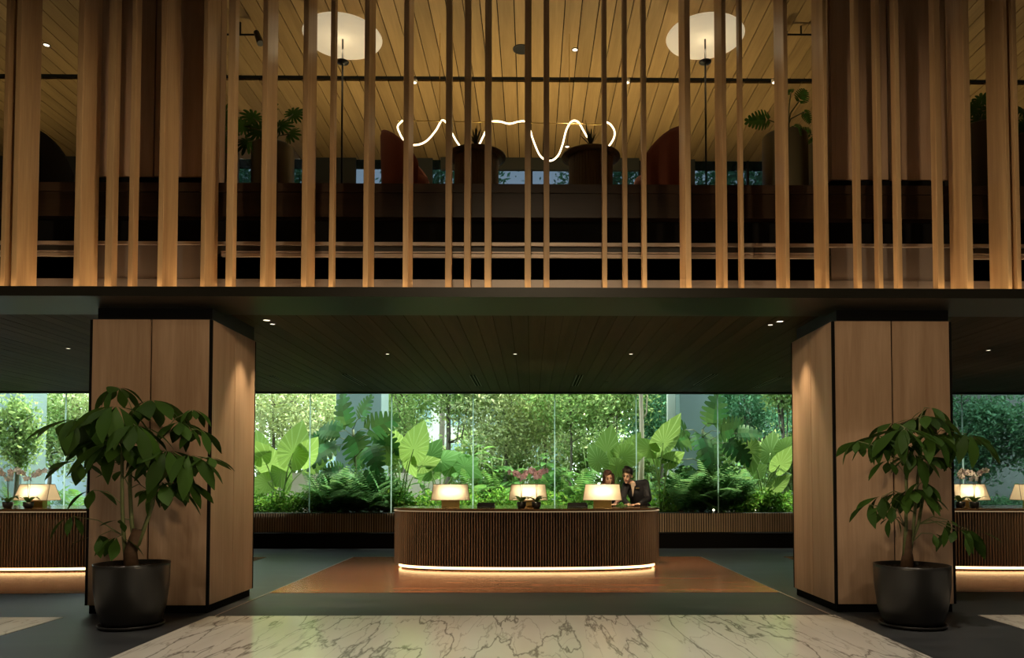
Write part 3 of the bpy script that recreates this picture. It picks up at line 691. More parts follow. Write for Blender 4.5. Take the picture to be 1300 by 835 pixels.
# ---- man in a dark suit, leaning over the counter and looking down at the papers
h = at(796.5, 603.5, 12.80); ch = at(808, 626, 12.98)
e, W, hp = person('person', h, (-.34, -.88, -.22), ch, Vector((at(814, 640, 13.15).x, 13.15, .93)),
    (at(794.5, 616.5, 12.90), at(819, 613, 13.02)), (at(790.5, 633, 12.76), at(823.5, 633, 12.86)), (Vector((at(797, 640, 12.62).x, 12.60, ZT + .035)), Vector((at(812, 640, 12.52).x, 12.56, ZT + .035))),
    ((.1, -1, -.1), (-.75, -.55, -.08)), M_HAIRB, 'man in a dark suit with a gold badge leaning over the desk and looking down', True, k=1.06, roll=R(-6))
v0, v1, v2 = W(at(800.5, 612.5, 12.80)), W(at(806.5, 611.5, 12.80)), W(at(803.5, 630, 12.80))
MB().add([v0, v1, v2, v0 + Vector((0, .10, 0)), v1 + Vector((0, .10, 0)), v2 + Vector((0, .10, 0))], [(0, 2, 1), (3, 4, 5), (0, 1, 4, 3), (1, 2, 5, 4), (2, 0, 3, 5)]).build('shirt', M_SHIRT, e)
v = W(at(809.5, 619.5, 12.80)); MB().box(v.x - .032, v.x + .032, v.y + .01, v.y + .03, v.z - .008, v.z + .008).build('badge', M_BRASS, e, label='small gold name badge').rotation_euler = (0, 0, 0)
# ---- woman behind the lamp
h = at(772, 606.5, 12.82); ch = at(771, 631, 13.0)
e2, W2, hp2 = person('person', h, (.12, -.93, -.30), ch, Vector((at(771, 640, 13.12).x, 13.12, .90)),
    (at(761, 622.5, 12.98), at(782, 622.5, 12.98)), (at(756.5, 634, 12.88), at(785.5, 634, 12.90)), (Vector((at(756, 640, 12.66).x, 12.64, ZT + .035)), Vector((at(781, 640, 12.64).x, 12.66, ZT + .035))),
    ((.35, -1, -.1), (-.3, -1, -.1)), M_HAIRW, 'woman with shoulder-length brown hair standing behind a lit desk lamp', False, True, k=1.0, roll=R(4))
v0, v1, v2 = W2(at(769, 616, 12.82)), W2(at(775, 616, 12.82)), W2(at(772, 627, 12.82))
MB().add([v0, v1, v2, v0 + Vector((0, .1, 0)), v1 + Vector((0, .1, 0)), v2 + Vector((0, .1, 0))], [(0, 2, 1), (3, 4, 5), (0, 1, 4, 3), (1, 2, 5, 4), (2, 0, 3, 5)]).build('shirt', M_SHIRT, e2)

# ================================================================== upper lounge
M_RED = plain('rust_upholstery', (.34, .12, .085), .85, noise=.12, nscale=40); M_DARKUP = plain('charcoal_upholstery', (.03, .028, .026), .85)
M_TAB = wood('table_wood', (.10, .072, .036), (.19, .14, .07), 'Z', .45, 6, .05); M_UPPOT = plain('olive_planter', (.10, .085, .045), .5, .2)
def floor_lamp(px, label):
    Y = 8.75; b = at(px, 234, Y); z = at(px, 50, Y).z - ZD
    e = empty('floor_lamp', (b.x, Y, ZD), label=label, cat='floor lamp', group='tall disc floor lamps')
    MB().lathe([(.17, 0), (.17, .018), (.03, .022)], 28).build('base', M_BLACK, e, smooth=False)
    MB().tube([(0, 0, .02), (0, 0, z)], .011, 10).build('pole', M_BLACK, e, smooth=True)
    MB().tube([(0, 0, .02), (0, 0, .32)], .05, 16).build('sleeve', M_BLACK, e, smooth=True)
    zc = at(px, 79, Y).z - ZD
    MB().lathe([(.012, -.03), (.07, -.006), (.075, .006), (.06, .01)], 24, (0, 0, zc)).build('light_cup', M_BLACK, e, smooth=True)
    MB().lathe([(.03, 0), (.055, .002)], 20, (0, 0, zc + .012)).build('light_source', glow('cup_light', (1, .85, .6), 6), e)
    r = .465; MB().lathe([(.02, 0), (r * .6, -.005), (r * .97, .01), (r, .03), (r * .97, .05), (r * .6, .07), (.02, .075)], 48, (0, 0, z)).build('disc_shade', M_DISC, e, smooth=True)
    bulb('floor_lamp_glow', (b.x, Y, ZD + z - .12), 1.2, (1, .80, .48), .05)
    return e
floor_lamp(433.5, 'tall black floor lamp with a glowing white disc near the divided-leaf plants'); floor_lamp(896.5, 'tall black floor lamp with a glowing white disc near the swiss cheese plants')
def cafe_table(px, plant_label, label):
    Y = 8.62; zt = at(px, 199, Y).z; b = at(px, 234, Y); e = empty('cafe_table', (b.x, Y, ZD), label=label, cat='table', group='round tables at the mezzanine edge')
    h = zt - ZD; n = 44; vs = []
    prof = lambda k: .255 * (1 + (.012 if k % 2 else -.012))
    m = MB(); m.prism([(prof(k) * math.cos(2 * PI * k / 88), prof(k) * math.sin(2 * PI * k / 88)) for k in range(88)], 0, h - .03); m.build('pedestal', M_TAB, e)
    MB().lathe([(.30, -.035), (.345, -.012), (.345, 0)], 48, (0, 0, h)).build('top', M_TAB, e, smooth=False)
    q = empty('succulent_plant', (b.x + (0 if px < 700 else -.02), Y - .18, zt + .0005), label=plant_label, cat='plant', group='small spiky plants on the round tables')
    MB().lathe([(.035, 0), (.05, .05), (.04, .05)], 16).build('pot', M_POT, q, smooth=True)
    for k in range(12):
        me = MB().add(*strap(random.uniform(.10, .16), .026, random.uniform(-.5, .25), 4)).mesh('spike', True); me.materials.append(M_SUCC)
        o = link('leaf', me, None, q); o.location = (0, 0, .045); o.rotation_euler = (0, random.uniform(-.5, .0), k * .55)
M_SUCC = leafmat('succulent_leaf', (.05, .055, .03), .1)
cafe_table(605, 'small spiky succulent on the round table beside the leftward rust armchair'.replace('leftward ', 'slanted '), 'round fluted-pedestal table under the flatter start of the glowing tube')
cafe_table(750, 'small spiky succulent on the round table under the loop of the glowing tube', 'round fluted-pedestal table under the end loop of the glowing tube')
def tub_chair(px, Y, rz, mat, label, top_py=177, r=.36):
    b = at(px, 234, Y); h = at(px, top_py, Y).z - ZD; e = empty('tub_armchair', (b.x, Y, ZD), rz, label=label, cat='armchair', group='tub armchairs on the mezzanine')
    MB().lathe([(r * .55, 0), (r * .6, .02), (r * .85, .10), (r * .92, .30), (r * .86, .40), (.02, .42)], 32).build('seat', mat, e, smooth=True)
    m = MB(); N = 30; vs = []; fs = []
    for i in range(N + 1):
        a = R(-128) + R(256) * i / N; t = abs(a) / R(128); hh = h * (1 - .45 * t ** 2.2)
        for q, z in ((r * .93, .05), (r * 1.0, .25), (r * 1.06, hh - .05), (r * 1.02, hh), (r * .93, hh - .02), (r * .86, .38), (r * .84, .05)): vs.append((q * math.cos(a), q * math.sin(a), z))
    for i in range(N):
        for k in range(7): fs.append((i * 7 + k, (i + 1) * 7 + k, (i + 1) * 7 + (k + 1) % 7, i * 7 + (k + 1) % 7))
    fs += [tuple(range(7))[::-1], tuple(range(N * 7, N * 7 + 7))]
    m.add(vs, fs).build('backrest', mat, e, smooth=True)
tub_chair(517, 8.75, R(175), M_RED, 'rust upholstered tub armchair close to the start of the glowing tube', 170, .30); tub_chair(836, 8.72, R(-5), M_RED, 'rust upholstered tub armchair close to the disc lamp by the swiss cheese plants', 168, .33)
tub_chair(52, 8.75, R(-120), M_DARKUP, 'charcoal upholstered tub armchair behind the screen near the bushy tree column', 172, .34)
# ---- tall planters with big-leaved plants
M_XAN = leafmat('divided_leaf', (.05, .12, .02), .3); M_MON = leafmat('monstera_leaf', (.05, .13, .025), .35, .3)
def fan(outline, rings=(.45, 1.0), cup=.12, ripple=.0, nrip=9):
    """a flat blade fanned out from its stalk point: outline in (angle, radius), tip along +x"""
    vs = [(0, 0, 0)]; fs = []; n = len(outline)
    for q in rings:
        for a, r_ in outline:
            x, y = q * r_ * math.cos(a), q * r_ * math.sin(a); vs.append((x, y, -cup * (q * r_) ** 2 + ripple * q * math.cos(nrip * a)))
    for k in range(n - 1):
        fs.append((0, 1 + k, 2 + k))
        for j in range(len(rings) - 1): o = 1 + j * n; fs.append((o + k, o + n + k, o + n + k + 1, o + k + 1))
    return vs, fs
def heart(n=44):
    out = []
    for i in range(n + 1):
        a = -PI + .09 + (2 * PI - .18) * i / n; t = abs(a) / PI
        r_ = np.interp(t, [0, .06, .15, .3, .5, .7, .85, .95, 1], [1.0, .80, .64, .50, .44, .46, .53, .50, .14]); out.append((a, float(r_)))
    return out
def split_leaf(cuts=6, depth=.62):
    out = []
    for i in range(160):
        a = -PI + .12 + (2 * PI - .24) * i / 159; t = abs(a) / PI
        r_ = float(np.interp(t, [0, .1, .3, .55, .8, .95, 1], [1, .80, .58, .48, .52, .50, .2])); ph = (t * cuts) % 1.0
        if .10 < t < .9 and (ph < .2): r_ *= 1 - depth * (1 - abs(ph - .10) / .10 * .5)
        out.append((a, r_))
    return out
def cut_leaf(N=8, inner=.42, sweep=.16, cup=.3, mat=None):
    """heart-shaped blade with deep slots between its ribs"""
    vs, fs = [], []; X0, X1 = -.22, 1.0
    W = lambda t: float(np.interp(t, [0, .12, .3, .5, .75, .92, 1], [.26, .44, .50, .46, .32, .14, .0]))
    def P(t, u, s): x = X0 + (X1 - X0) * t + sweep * u; y = s * W(t) * u; return (x, y, -cup * (max(x, 0) ** 2 + .8 * y * y) + .10 * abs(y))
    for s in (-1, 1):
        for i in range(N):
            t0, t1 = .02 + .96 * i / N, .02 + .96 * (i + 1) / N; d = t1 - t0; o = len(vs)
            if t0 < .14: vs += [P(.18, 0, s), P(.2, 0, s)]
            else: vs += [P(t0, 0, s), P(t1, 0, s)]
            vs += [P(t0, inner, s), P(t1, inner, s), P(t0 + .10 * d, .8, s), P(t1 - .22 * d, .8, s), P(t0 + .25 * d, 1, s), P(t1 - .35 * d, 1, s)]
            fs += [(o, o + 1, o + 3, o + 2), (o + 2, o + 3, o + 5, o + 4), (o + 4, o + 5, o + 7, o + 6)]
    me = MB().add(vs, fs).mesh('split_leaf'); me.materials.append(mat); return me
def feather_leaf():
    out = []
    for i in range(200):
        a = -PI + .1 + (2 * PI - .2) * i / 199; t = abs(a) / PI; r_ = float(np.interp(t, [0, .2, .5, .8, 1], [1, .8, .66, .6, .4])); r_ *= .42 + .58 * abs(math.sin(t * PI * 7.5)) ** .7; out.append((a, r_))
    return out
def blade(nm, outline, mat, **k):
    me = MB().add(*fan(outline, **k)).mesh(nm, True); me.materials.append(mat); return me
ME_XAN = blade('divided_leaf', feather_leaf(), M_XAN, cup=.35); ME_MON = cut_leaf(8, .42, .16, .3, M_MON)
def facing(phi, tilt=0, turn=0):
    """blade toward the hall (its face to -y), its tip at angle phi in the upright plane"""
    x = Vector((math.cos(phi), 0, math.sin(phi))); z = Vector((0, -1, 0)); q = Matrix((x, z.cross(x), z)).transposed()
    return (Euler((tilt, 0, turn)).to_matrix() @ q).to_euler()
def tall_planter(px, Y, r, top_py, leaves, me, label, stemless=False):
    b = at(px, 234, Y); h = at(px, top_py, Y).z - ZD; e = empty('tall_planter', (b.x, Y, ZD), label=label, cat='potted plant', group='tall planters on the mezzanine')
    MB().lathe([(r * .96, 0), (r, .03), (r, h - .02), (r * .97, h), (r * .9, h), (r * .88, h - .08), (.01, h - .07)], 36).build('planter', M_UPPOT, e, smooth=True)
    base = Vector((b.x, Y, ZD))
    for (x, y, s_, phi) in leaves:
        dy = random.uniform(-.25, .25); c = at(x, y, Y + dy) - base; st = Vector((random.uniform(-.06, .06), random.uniform(-.06, .06), h - .05))
        MB().tube([st, (st + c) / 2 + Vector((-.1 * c.x, 0, .08)), c], .007, 5).build('stalk', M_PETIOLE, e, smooth=True)
        o = link('leaf', me, None, e); o.location = c; o.rotation_euler = facing(R(phi), random.uniform(-.7, .3), random.uniform(-.6, .6)); o.scale = (s_,) * 3
tall_planter(346, 8.6, .24, 187, [(322, 150, .20, 140), (372, 145, .2, 40), (368, 170, .17, -20), (315, 180, .2, -120), (340, 140, .2, 80), (310, 160, .18, 170), (355, 160, .18, 20), (330, 165, .2, -140)], ME_XAN, 'tall olive planter with a feathery divided-leaf plant beside the disc lamp')
tall_planter(278, 8.8, .22, 190, [(283, 150, .2, 80), (290, 165, .18, 10), (282, 178, .16, -60), (300, 158, .17, 30), (270, 160, .2, 120)], ME_XAN, 'tall olive planter with a feathery divided-leaf plant close to the upper column')
tall_planter(997, 8.6, .26, 174, [(975, 152, .24, 185), (1015, 128, .2, 60), (1004, 118, .14, 130), (1021, 142, .14, -50), (1008, 160, .13, -60)], ME_MON, 'tall olive planter with a swiss cheese plant beside the disc lamp')
tall_planter(1046, 8.9, .20, 185, [(1028, 170, .14, 170), (1035, 176, .12, 200), (1050, 150, .16, 80)], ME_MON, 'tall olive planter with a swiss cheese plant close to the upper column')
tall_planter(1247, 8.55, .22, 162, [(1246, 128, .18, 80), (1240, 138, .17, 170), (1252, 140, .16, 10), (1244, 152, .17, -120), (1255, 155, .15, -30)], ME_XAN, 'tall olive planter with a dark leafy plant beyond the upper column of the sparser tree')
tall_planter(1308, 8.55, .22, 175, [(1298, 140, .18, 150), (1300, 160, .17, 200), (1306, 150, .16, 90)], ME_XAN, 'tall olive planter with a dark leafy plant at the far end of the mezzanine')
# ---- hanging light: a wavy glowing tube wound round a brass rod
YN = 9.3
pl = empty('pendant_light', at(643, 156, YN), label='hanging wavy glowing tube wound around a thin brass rod', cat='pendant light'); pb = pl.location.copy()
a, b = at(505, 153, YN) - pb, at(772, 158, YN) - pb
MB().tube([a, b], .006, 6).build('rod', M_BRASS, pl)
for px in (558, 723):
    q = at(px, 155, YN) - pb; MB().tube([q, (q.x, q.y, ZC - pb.z)], .004, 5).build('suspension_wire', M_BRASS, pl)
def smooth_path(ctrl, per=8):
    c = [Vector(p) for p in ctrl]; c = [c[0] * 2 - c[1]] + c + [c[-1] * 2 - c[-2]]; out = []
    for i in range(1, len(c) - 2):
        for k in range(per):
            t = k / per; out.append(.5 * ((2 * c[i]) + (c[i + 1] - c[i - 1]) * t + (2 * c[i - 1] - 5 * c[i] + 4 * c[i + 1] - c[i + 2]) * t * t + (-c[i - 1] + 3 * c[i] - 3 * c[i + 1] + c[i + 2]) * t ** 3))
    return out + [c[-2]]
tp = [(511, 153, 0), (505, 160, -.03), (507, 168, -.06), (513, 178, -.05), (525, 184, 0), (540, 180, .05), (553, 166, .04), (561, 153, 0), (568, 158, -.05), (580, 180, -.08), (592, 192, -.04), (606, 186, .03), (614, 172, .05), (622, 156, .02), (633, 154, -.03), (646, 157, -.02), (656, 155, .0), (666, 154, .03), (672, 162, .05), (677, 178, .05), (686, 198, 0),
      (698, 204, -.03), (708, 198, -.05), (714, 184, -.05), (719, 165, -.02), (726, 154, .02), (734, 155, .05), (742, 168, .06), (750, 182, .04), (760, 190, 0), (771, 187, -.04), (779, 176, -.05), (780, 166, -.03), (775, 158, 0), (770, 155, .03)]
MB().tube(smooth_path([at(x, y, YN + d) - pb for x, y, d in tp], 5), .0105, 8).build('light_tube', M_NEON, pl, smooth=True)
# ---- unseen uplights added to brighten the lounge ceiling
for x in (-8.2, -5.8, -2.2, -.6, .8, 2.3, 5.8, 8.2):
    e = empty('added_uplight', (x, 10.6, ZD), label='unseen uplight added to brighten the lounge ceiling', cat='uplight', group='added uplights on the lounge floor')
    MB().lathe([(.07, 0), (.08, .04), (.07, .05)], 20).build('body', M_BLACK, e); MB().lathe([(.002, .051), (.06, .051)], 20, cap=False).build('lens', M_DOWN, e)
    spot('added_uplight_beam', (x, 10.6, ZD + .08), (x, 10.4, ZC), 98 if abs(x) < 4 else 46, 150, 1, (1, .775, .39), .06)
# ---- ceiling fittings
def downlight(p, zc, label, group, r=.045, power=0, size=75, aim=None, col=(1, .76, .45), rad=.03):
    e = empty('downlight', (p[0], p[1], zc), label=label, cat='downlight', group=group)
    MB().lathe([(r, -.006), (r * 1.25, -.006), (r * 1.3, .004)], 20, cap=False).build('trim_ring', M_BLACK, e); MB().lathe([(.003, -.002), (r, -.002)], 20, cap=False).build('lens', M_DOWN if power else M_OFF, e)
    if power: spot('downlight_beam', (p[0], p[1], zc - .03), aim or (p[0], p[1], 0), power, size, .8, col, rad)
for px, py, pw_ in ((59, 57, 20), (730, 63, 60), (487, 183, 40), (720, 186, 40)):
    downlight(gr(px, py, ZC), ZC, 'small round downlight in the golden planked ceiling of the lounge', 'downlights in the lounge ceiling', .035, pw_)
for px in (526, 796, 983):
    p = gr(px, 100.5, ZC); e = empty('track_spot', (p.x, p.y, ZC), label='small white spotlight head in the black ceiling slot of the lounge', cat='spotlight', group='spotlight heads in the ceiling slot')
    MB().lathe([(.02, -.05), (.04, -.05), (.045, 0)], 16).build('head', plain('white_head', (.8, .76, .7), .5), e, smooth=True); MB().lathe([(.002, -.052), (.03, -.052)], 16, cap=False).build('lens', M_DOWN, e)
    spot('track_beam', (p.x, p.y, ZC - .07), (p.x * .95, p.y - .4, ZD), 25, 70)
p = gr(662, 62.5, ZC); MB().lathe([(.105, -.012), (.115, -.006), (.115, .005)], 28, (p.x, p.y, ZC)).build('ceiling_speaker', M_BLACK, label='round black speaker set in the golden planked ceiling', cat='speaker')
for px, label in ((305, 'black twin-headed track spotlight under the lounge ceiling near the divided-leaf plants'), (1017, 'black twin-headed track spotlight under the lounge ceiling near the swiss cheese plants')):
    p = at(px, 44, 9.1); e = empty('track_spotlight', (p.x, p.y, p.z), label=label, cat='spotlight')
    MB().tube([(0, 0, 0), (0, 0, ZC - p.z)], .012, 8).build('drop_rod', M_BLACK, e); MB().tube([(-.22, 0, 0), (.22, 0, 0)], .012, 8).build('cross_bar', M_BLACK, e)
    for s in (-1, 1): MB().tube([(s * .20, 0, .03), (s * .27, -.05, -.14)], [.035, .042], 12).build('lamp_head', M_BLACK, e, smooth=False)

# ================================================================== the garden behind the glass
ZG = zg0 - .06; Y0 = YWIN + .42
B('ground_garden', M_GSOIL, -22, 22, Y0, 34, -.5, ZG, kind='structure')
M_EAR = leafmat('elephant_ear', (.17, .29, .065), .45, .35, .25, 19); M_EAR2 = leafmat('elephant_ear_deep', (.10, .22, .05), .42, .35, .25, 19)
M_GMON = leafmat('split_leaf_green', (.042, .115, .03), .3, .3, .3); M_FERN = leafmat('fern_green', (.08, .20, .045), .4, .5, .3); M_FERN2 = leafmat('fern_dark', (.11, .24, .08), .35, .5, .3)
M_BUSH = leafmat('bush_green', (.12, .27, .04), .45, .35, .35); M_TREE = leafmat('tree_leaf', (.25, .37, .14), .5, .5, .4); M_TREE2 = leafmat('tree_leaf_cool', (.11, .25, .14), .45, .5, .4)  # plain tree leaf lightened to put the garden's haze into its colour
M_TREE3 = leafmat('tree_leaf_yellow', (.40, .47, .25), .55, .5, .35); M_TRUNK = plain('grey_trunk', (.16, .14, .11), .8, noise=.3, nscale=12); M_PALETRUNK = plain('pale_trunk', (.55, .47, .34), .7, noise=.2, nscale=10)
M_GSTALK = plain('pale_stalk', (.24, .36, .10), .5)
ME_EAR = [blade('ear_leaf', heart(), M_EAR, rings=(.3, .7, 1.0), cup=c, ripple=rp, nrip=13) for c, rp in ((.12, .008), (.28, .01), (-.1, .008))]
ME_EARD = [blade('ear_leaf', heart(), M_EAR2, rings=(.3, .7, 1.0), cup=c, ripple=rp, nrip=13) for c, rp in ((.15, .008), (.3, .01))]
ME_GM = [cut_leaf(n, i, s, c, M_GMON) for n, i, s, c in ((8, .42, .16, .25), (7, .5, .12, .5), (9, .36, .2, .1))]
SG = 1 / F
def ear_plant(base, Y, leaves, label, mes=None, group='elephant ear plants behind the glass'):
    b = at(base[0], base[1], Y); e = empty('elephant_ear_plant', (b.x, Y, ZG), label=label, cat='plant', group=group); o0 = Vector((b.x, Y, ZG))
    for (x, y, s, phi) in leaves:
        dy = random.uniform(-.25, .3); c = at(x, y, Y + dy) - o0; st = Vector((random.uniform(-.08, .08), random.uniform(-.08, .08), 0))
        mid = st * .45 + c * .55 + Vector((-.12 * (c.x - st.x), 0, .10))
        pts = smooth_path([st, mid, c], 5); MB().tube(pts, [.022 - .014 * i / (len(pts) - 1) for i in range(len(pts))], 6).build('stalk', M_GSTALK, e, smooth=True)
        o = link('leaf', random.choice(mes or ME_EAR), None, e); o.location = c; o.rotation_euler = facing(R(phi), random.uniform(-.35, .45), random.uniform(-.5, .5)); o.scale = (s * (Y + dy) * SG,) * 3
ear_plant((355, 648), 16.6, [(345, 590, 42, 130), (372, 575, 44, 75), (357, 600, 28, -70), (385, 580, 34, 50), (340, 612, 30, 200), (392, 592, 26, 20), (331, 575, 34, 110)], 'elephant ear plant with broad bright leaves beside the bushier tree column')
ear_plant((512, 650), 16.8, [(502, 565, 36, 120), (525, 570, 40, 70), (518, 585, 24, -75), (536, 590, 26, 20), (495, 580, 28, 160)], 'elephant ear plant with tall pale stalks behind the lone-lamp end of the desk')
ear_plant((555, 650), 17.2, [(545, 580, 30, 60), (560, 585, 30, 30), (575, 590, 34, 20), (590, 592, 28, -30), (548, 600, 24, 200)], 'elephant ear plant with overlapping deep green leaves behind the lone desk lamp', ME_EARD)
ear_plant((775, 648), 16.9, [(770, 572, 36, 75), (790, 580, 36, 15), (783, 592, 26, -30), (760, 585, 28, 120), (800, 570, 26, 60)], 'elephant ear plant with ribbed leaves rising behind the two staff')
ear_plant((838, 652), 16.4, [(842, 562, 44, 65), (832, 578, 30, 130), (850, 585, 24, 30), (825, 570, 26, 150)], 'tall elephant ear plant with thick stalks between the man and the garden pillar')
ear_plant((968, 650), 16.5, [(950, 570, 34, -80), (978, 575, 32, 80), (990, 590, 28, 60), (962, 600, 22, 30), (945, 615, 24, 200), (985, 618, 26, 40), (972, 628, 20, 100), (996, 570, 28, 40)], 'elephant ear plant with upright leaves beside the sparser tree column')
def split_plant(px, Y, leaves, label):
    b = at(px, 648, Y); e = empty('split_leaf_plant', (b.x, Y, ZG), label=label, cat='plant', group='split-leaf climbers on the garden pillars'); o0 = Vector((b.x, Y, ZG))
    top = at(px, 545, Y + .1) - o0; tp_ = smooth_path([(0, 0, 0), top * .5 + Vector((.05, .05, 0)), top], 6); MB().tube(tp_, .03, 8).build('stem', M_STEMG, e, smooth=True)
    for (x, y, s, phi) in leaves:
        dy = random.uniform(-.45, .15); c = at(x, y, Y + dy) - o0; st = min((Vector(p) for p in tp_), key=lambda p: abs(p.z - c.z + .15))
        MB().tube([st, (st + c) / 2 + Vector((0, 0, .08)), c], .009, 5).build('stalk', M_PETIOLE, e, smooth=True)
        s *= .82; o = link('leaf', random.choice(ME_GM), None, e); o.location = c; o.rotation_euler = facing(R(phi), random.uniform(-.9, .5), random.uniform(-.8, .8)); o.scale = (s * (Y + dy) * SG,) * 3
def scatter(x0, x1, y0, y1, n, s0, s1):
    return [(random.uniform(x0, x1), random.uniform(y0, y1), random.uniform(s0, s1), random.choice((-100, -60, -30, 20, 150, 200, 230, -80))) for _ in range(n)]
split_plant(448, 16.9, [(440, 540, 46, 100), (450, 555, 54, -65), (425, 565, 50, 215), (468, 545, 46, 20), (478, 552, 40, -35), (430, 548, 40, 165), (470, 568, 42, -55), (412, 556, 32, 190), (458, 530, 36, 60)] + scatter(412, 488, 575, 612, 10, 30, 42), 'dark split-leaf climber on the garden pillar near the bushier tree column')
split_plant(892, 16.7, [(905, 538, 46, 80), (890, 552, 56, -85), (915, 548, 46, 10), (875, 556, 44, 200), (925, 562, 42, -40), (868, 546, 34, 170), (936, 550, 34, 10), (898, 570, 46, -70)] + scatter(862, 932, 570, 612, 11, 32, 44), 'dark split-leaf climber on the garden pillar near the sparser tree column')
# ---- ferns
def frond(L, n=16, arch=.7, w=.22):
    vs, fs = [], []
    for i in range(n):
        t = (i + .5) / n; x = L * t * (1 - .2 * arch * t); z = L * (1.1 * t - arch * t * t) * .8; ln = w * L * math.sin(PI * (.08 + .9 * t)) ** .7
        for s in (-1, 1):
            o = len(vs); dx = L / n * .42
            vs += [(x - dx, 0, z), (x + dx, 0, z), (x + dx * 1.6, s * ln, z - .15 * ln), (x + dx * .4, s * ln * .9, z - .13 * ln)]; fs.append((o, o + 1, o + 2, o + 3))
    return vs, fs
def mk_frond(L, mat, arch, w=.22):
    me = MB().add(*frond(L, 18, arch, w)).mesh('frond'); me.materials.append(mat); return me
FR = [mk_frond(1, M_FERN, a, w_) for a, w_ in ((.6, .22), (.9, .2), (.4, .24))]; FRD = [mk_frond(1, M_FERN2, a, w_) for a, w_ in ((.6, .22), (.9, .2), (.4, .24))]
def fern(px, py, Y, s, n, mes, label, group='ferns behind the glass'):
    b = at(px, py, Y); e = empty('fern', (b.x, Y, ZG), random.uniform(0, 6), label=label, cat='fern', group=group)
    MB().lathe([(.05, 0), (.06, .05), (.03, .10)], 8).build('crown_stub', M_BARK, e)
    for k in range(n):
        o = link('frond', random.choice(mes), None, e); o.location = (0, 0, .08); o.rotation_euler = (random.uniform(-.3, .3), random.uniform(-.75, .1), k * 2 * PI / n + random.uniform(-.2, .2)); q = s * random.uniform(.75, 1.1); o.scale = (q, q, q)
L1 = 'dark green fern crowded at the foot of the garden pillar near the bushier tree column'; L2 = 'dark green fern crowded at the foot of the garden pillar near the sparser tree column'
for x, y, Y in ((415, 640, 16.3), (440, 625, 16.4), (470, 640, 16.3), (490, 630, 16.5), (455, 610, 16.5), (425, 610, 16.45)): fern(x, y, Y, 1.0, 14, FRD, L1, 'ferns by the pillar of the bushier tree')
for x, y, Y in ((865, 640, 16.3), (890, 620, 16.5), (915, 640, 16.3), (935, 620, 16.5), (878, 605, 16.45), (908, 610, 16.4)): fern(x, y, Y, 1.05, 14, FRD, L2, 'ferns by the pillar of the sparser tree')
for x, y, Y in ((600, 640, 17.4), (640, 630, 17.6), (700, 630, 17.5), (735, 640, 17.2), (620, 600, 18.2), (680, 600, 18.4), (715, 595, 18.2)): fern(x, y, Y, .95, 12, FR, 'light green fern in the bed behind the central desk lamps', 'ferns behind the central desk')
for x, y, Y in ((15, 635, 16.6), (60, 640, 16.5), (100, 640, 16.7), (85, 615, 17.2)): fern(x, y, Y, .7, 10, FR, 'light green fern behind the white orchids near the bushier tree', 'ferns behind the white orchids')
# ---- broad-leaved herbs between the ears
ME_HERB = []
for c in (.3, .5):
    me = MB().add(*obovate(1, .42, 7, c, .2)).mesh('herb_leaf', True); me.materials.append(M_EAR2); ME_HERB.append(me)
def herb(px, Y, h_px, n, s, label, group):
    b = at(px, 650, Y); e = empty('leafy_plant', (b.x, Y, ZG), label=label, cat='plant', group=group); H = h_px * Y * SG
    for k in range(3):
        a = k * 2.1 + random.random(); tx = (math.cos(a) * .18, math.sin(a) * .18); MB().tube([(0, 0, 0), (tx[0] * .5, tx[1] * .5, H * .6), (tx[0], tx[1], H)], [.014, .01, .006], 6).build('stem', M_GSTALK, e, smooth=True)
        for j in range(n):
            t = .3 + .7 * j / n; o = link('leaf', random.choice(ME_HERB), None, e); o.location = (tx[0] * t, tx[1] * t, H * t); o.rotation_euler = (random.uniform(-.3, .3), random.uniform(-.7, .2), random.uniform(0, 6.28)); o.scale = (s * random.uniform(.7, 1.2),) * 3
for px, Y, h_ in ((585, 17.6, 55), (605, 17.9, 85), (630, 18.0, 70), (655, 17.8, 60), (690, 17.8, 75), (712, 17.6, 60), (735, 17.5, 55), (750, 18.0, 80)): herb(px, Y, h_, 8, .42, 'upright leafy plant in the bed behind the central desk', 'leafy plants behind the central desk')
for px, Y, h_ in ((820, 17.4, 50), (955, 17.4, 70), (985, 17.8, 90), (540, 17.8, 60)): herb(px, Y, h_, 7, .36, 'upright leafy plant tucked between the elephant ear plants', 'leafy plants between the elephant ears')
# ---- low bushes and trees: small leaves, too many to count
def leaf_cloud(name, cen, size, mat, parent):
    n = len(cen); a = RNG.normal(size=(n, 3)); a /= np.linalg.norm(a, axis=1)[:, None] + 1e-9; b = RNG.normal(size=(n, 3)); b -= a * (a * b).sum(1)[:, None]; b /= np.linalg.norm(b, axis=1)[:, None] + 1e-9
    c = np.cross(a, b); s = size * RNG.uniform(.6, 1.3, (n, 1))
    V = np.stack([cen - a * s, cen + b * s * .42 + c * s * .12, cen + a * s, cen - b * s * .42 + c * s * .12], 1).reshape(-1, 3)
    Q = np.arange(4 * n).reshape(-1, 4); o = link(name, arrmesh(name, V, Q), mat, parent); o['kind'] = 'stuff'; return o
def blob(c, r, n, k=18, q=.42):
    """leaf places gathered into tufts within an ellipsoid"""
    c, r = np.array(c), np.array(r); d = RNG.normal(size=(k, 3)); d /= np.linalg.norm(d, axis=1)[:, None]; t = c + d * r * RNG.uniform(.25, .95, (k, 1)) ** .6
    return t[RNG.integers(0, k, n)] + RNG.normal(size=(n, 3)) * r * q * .45
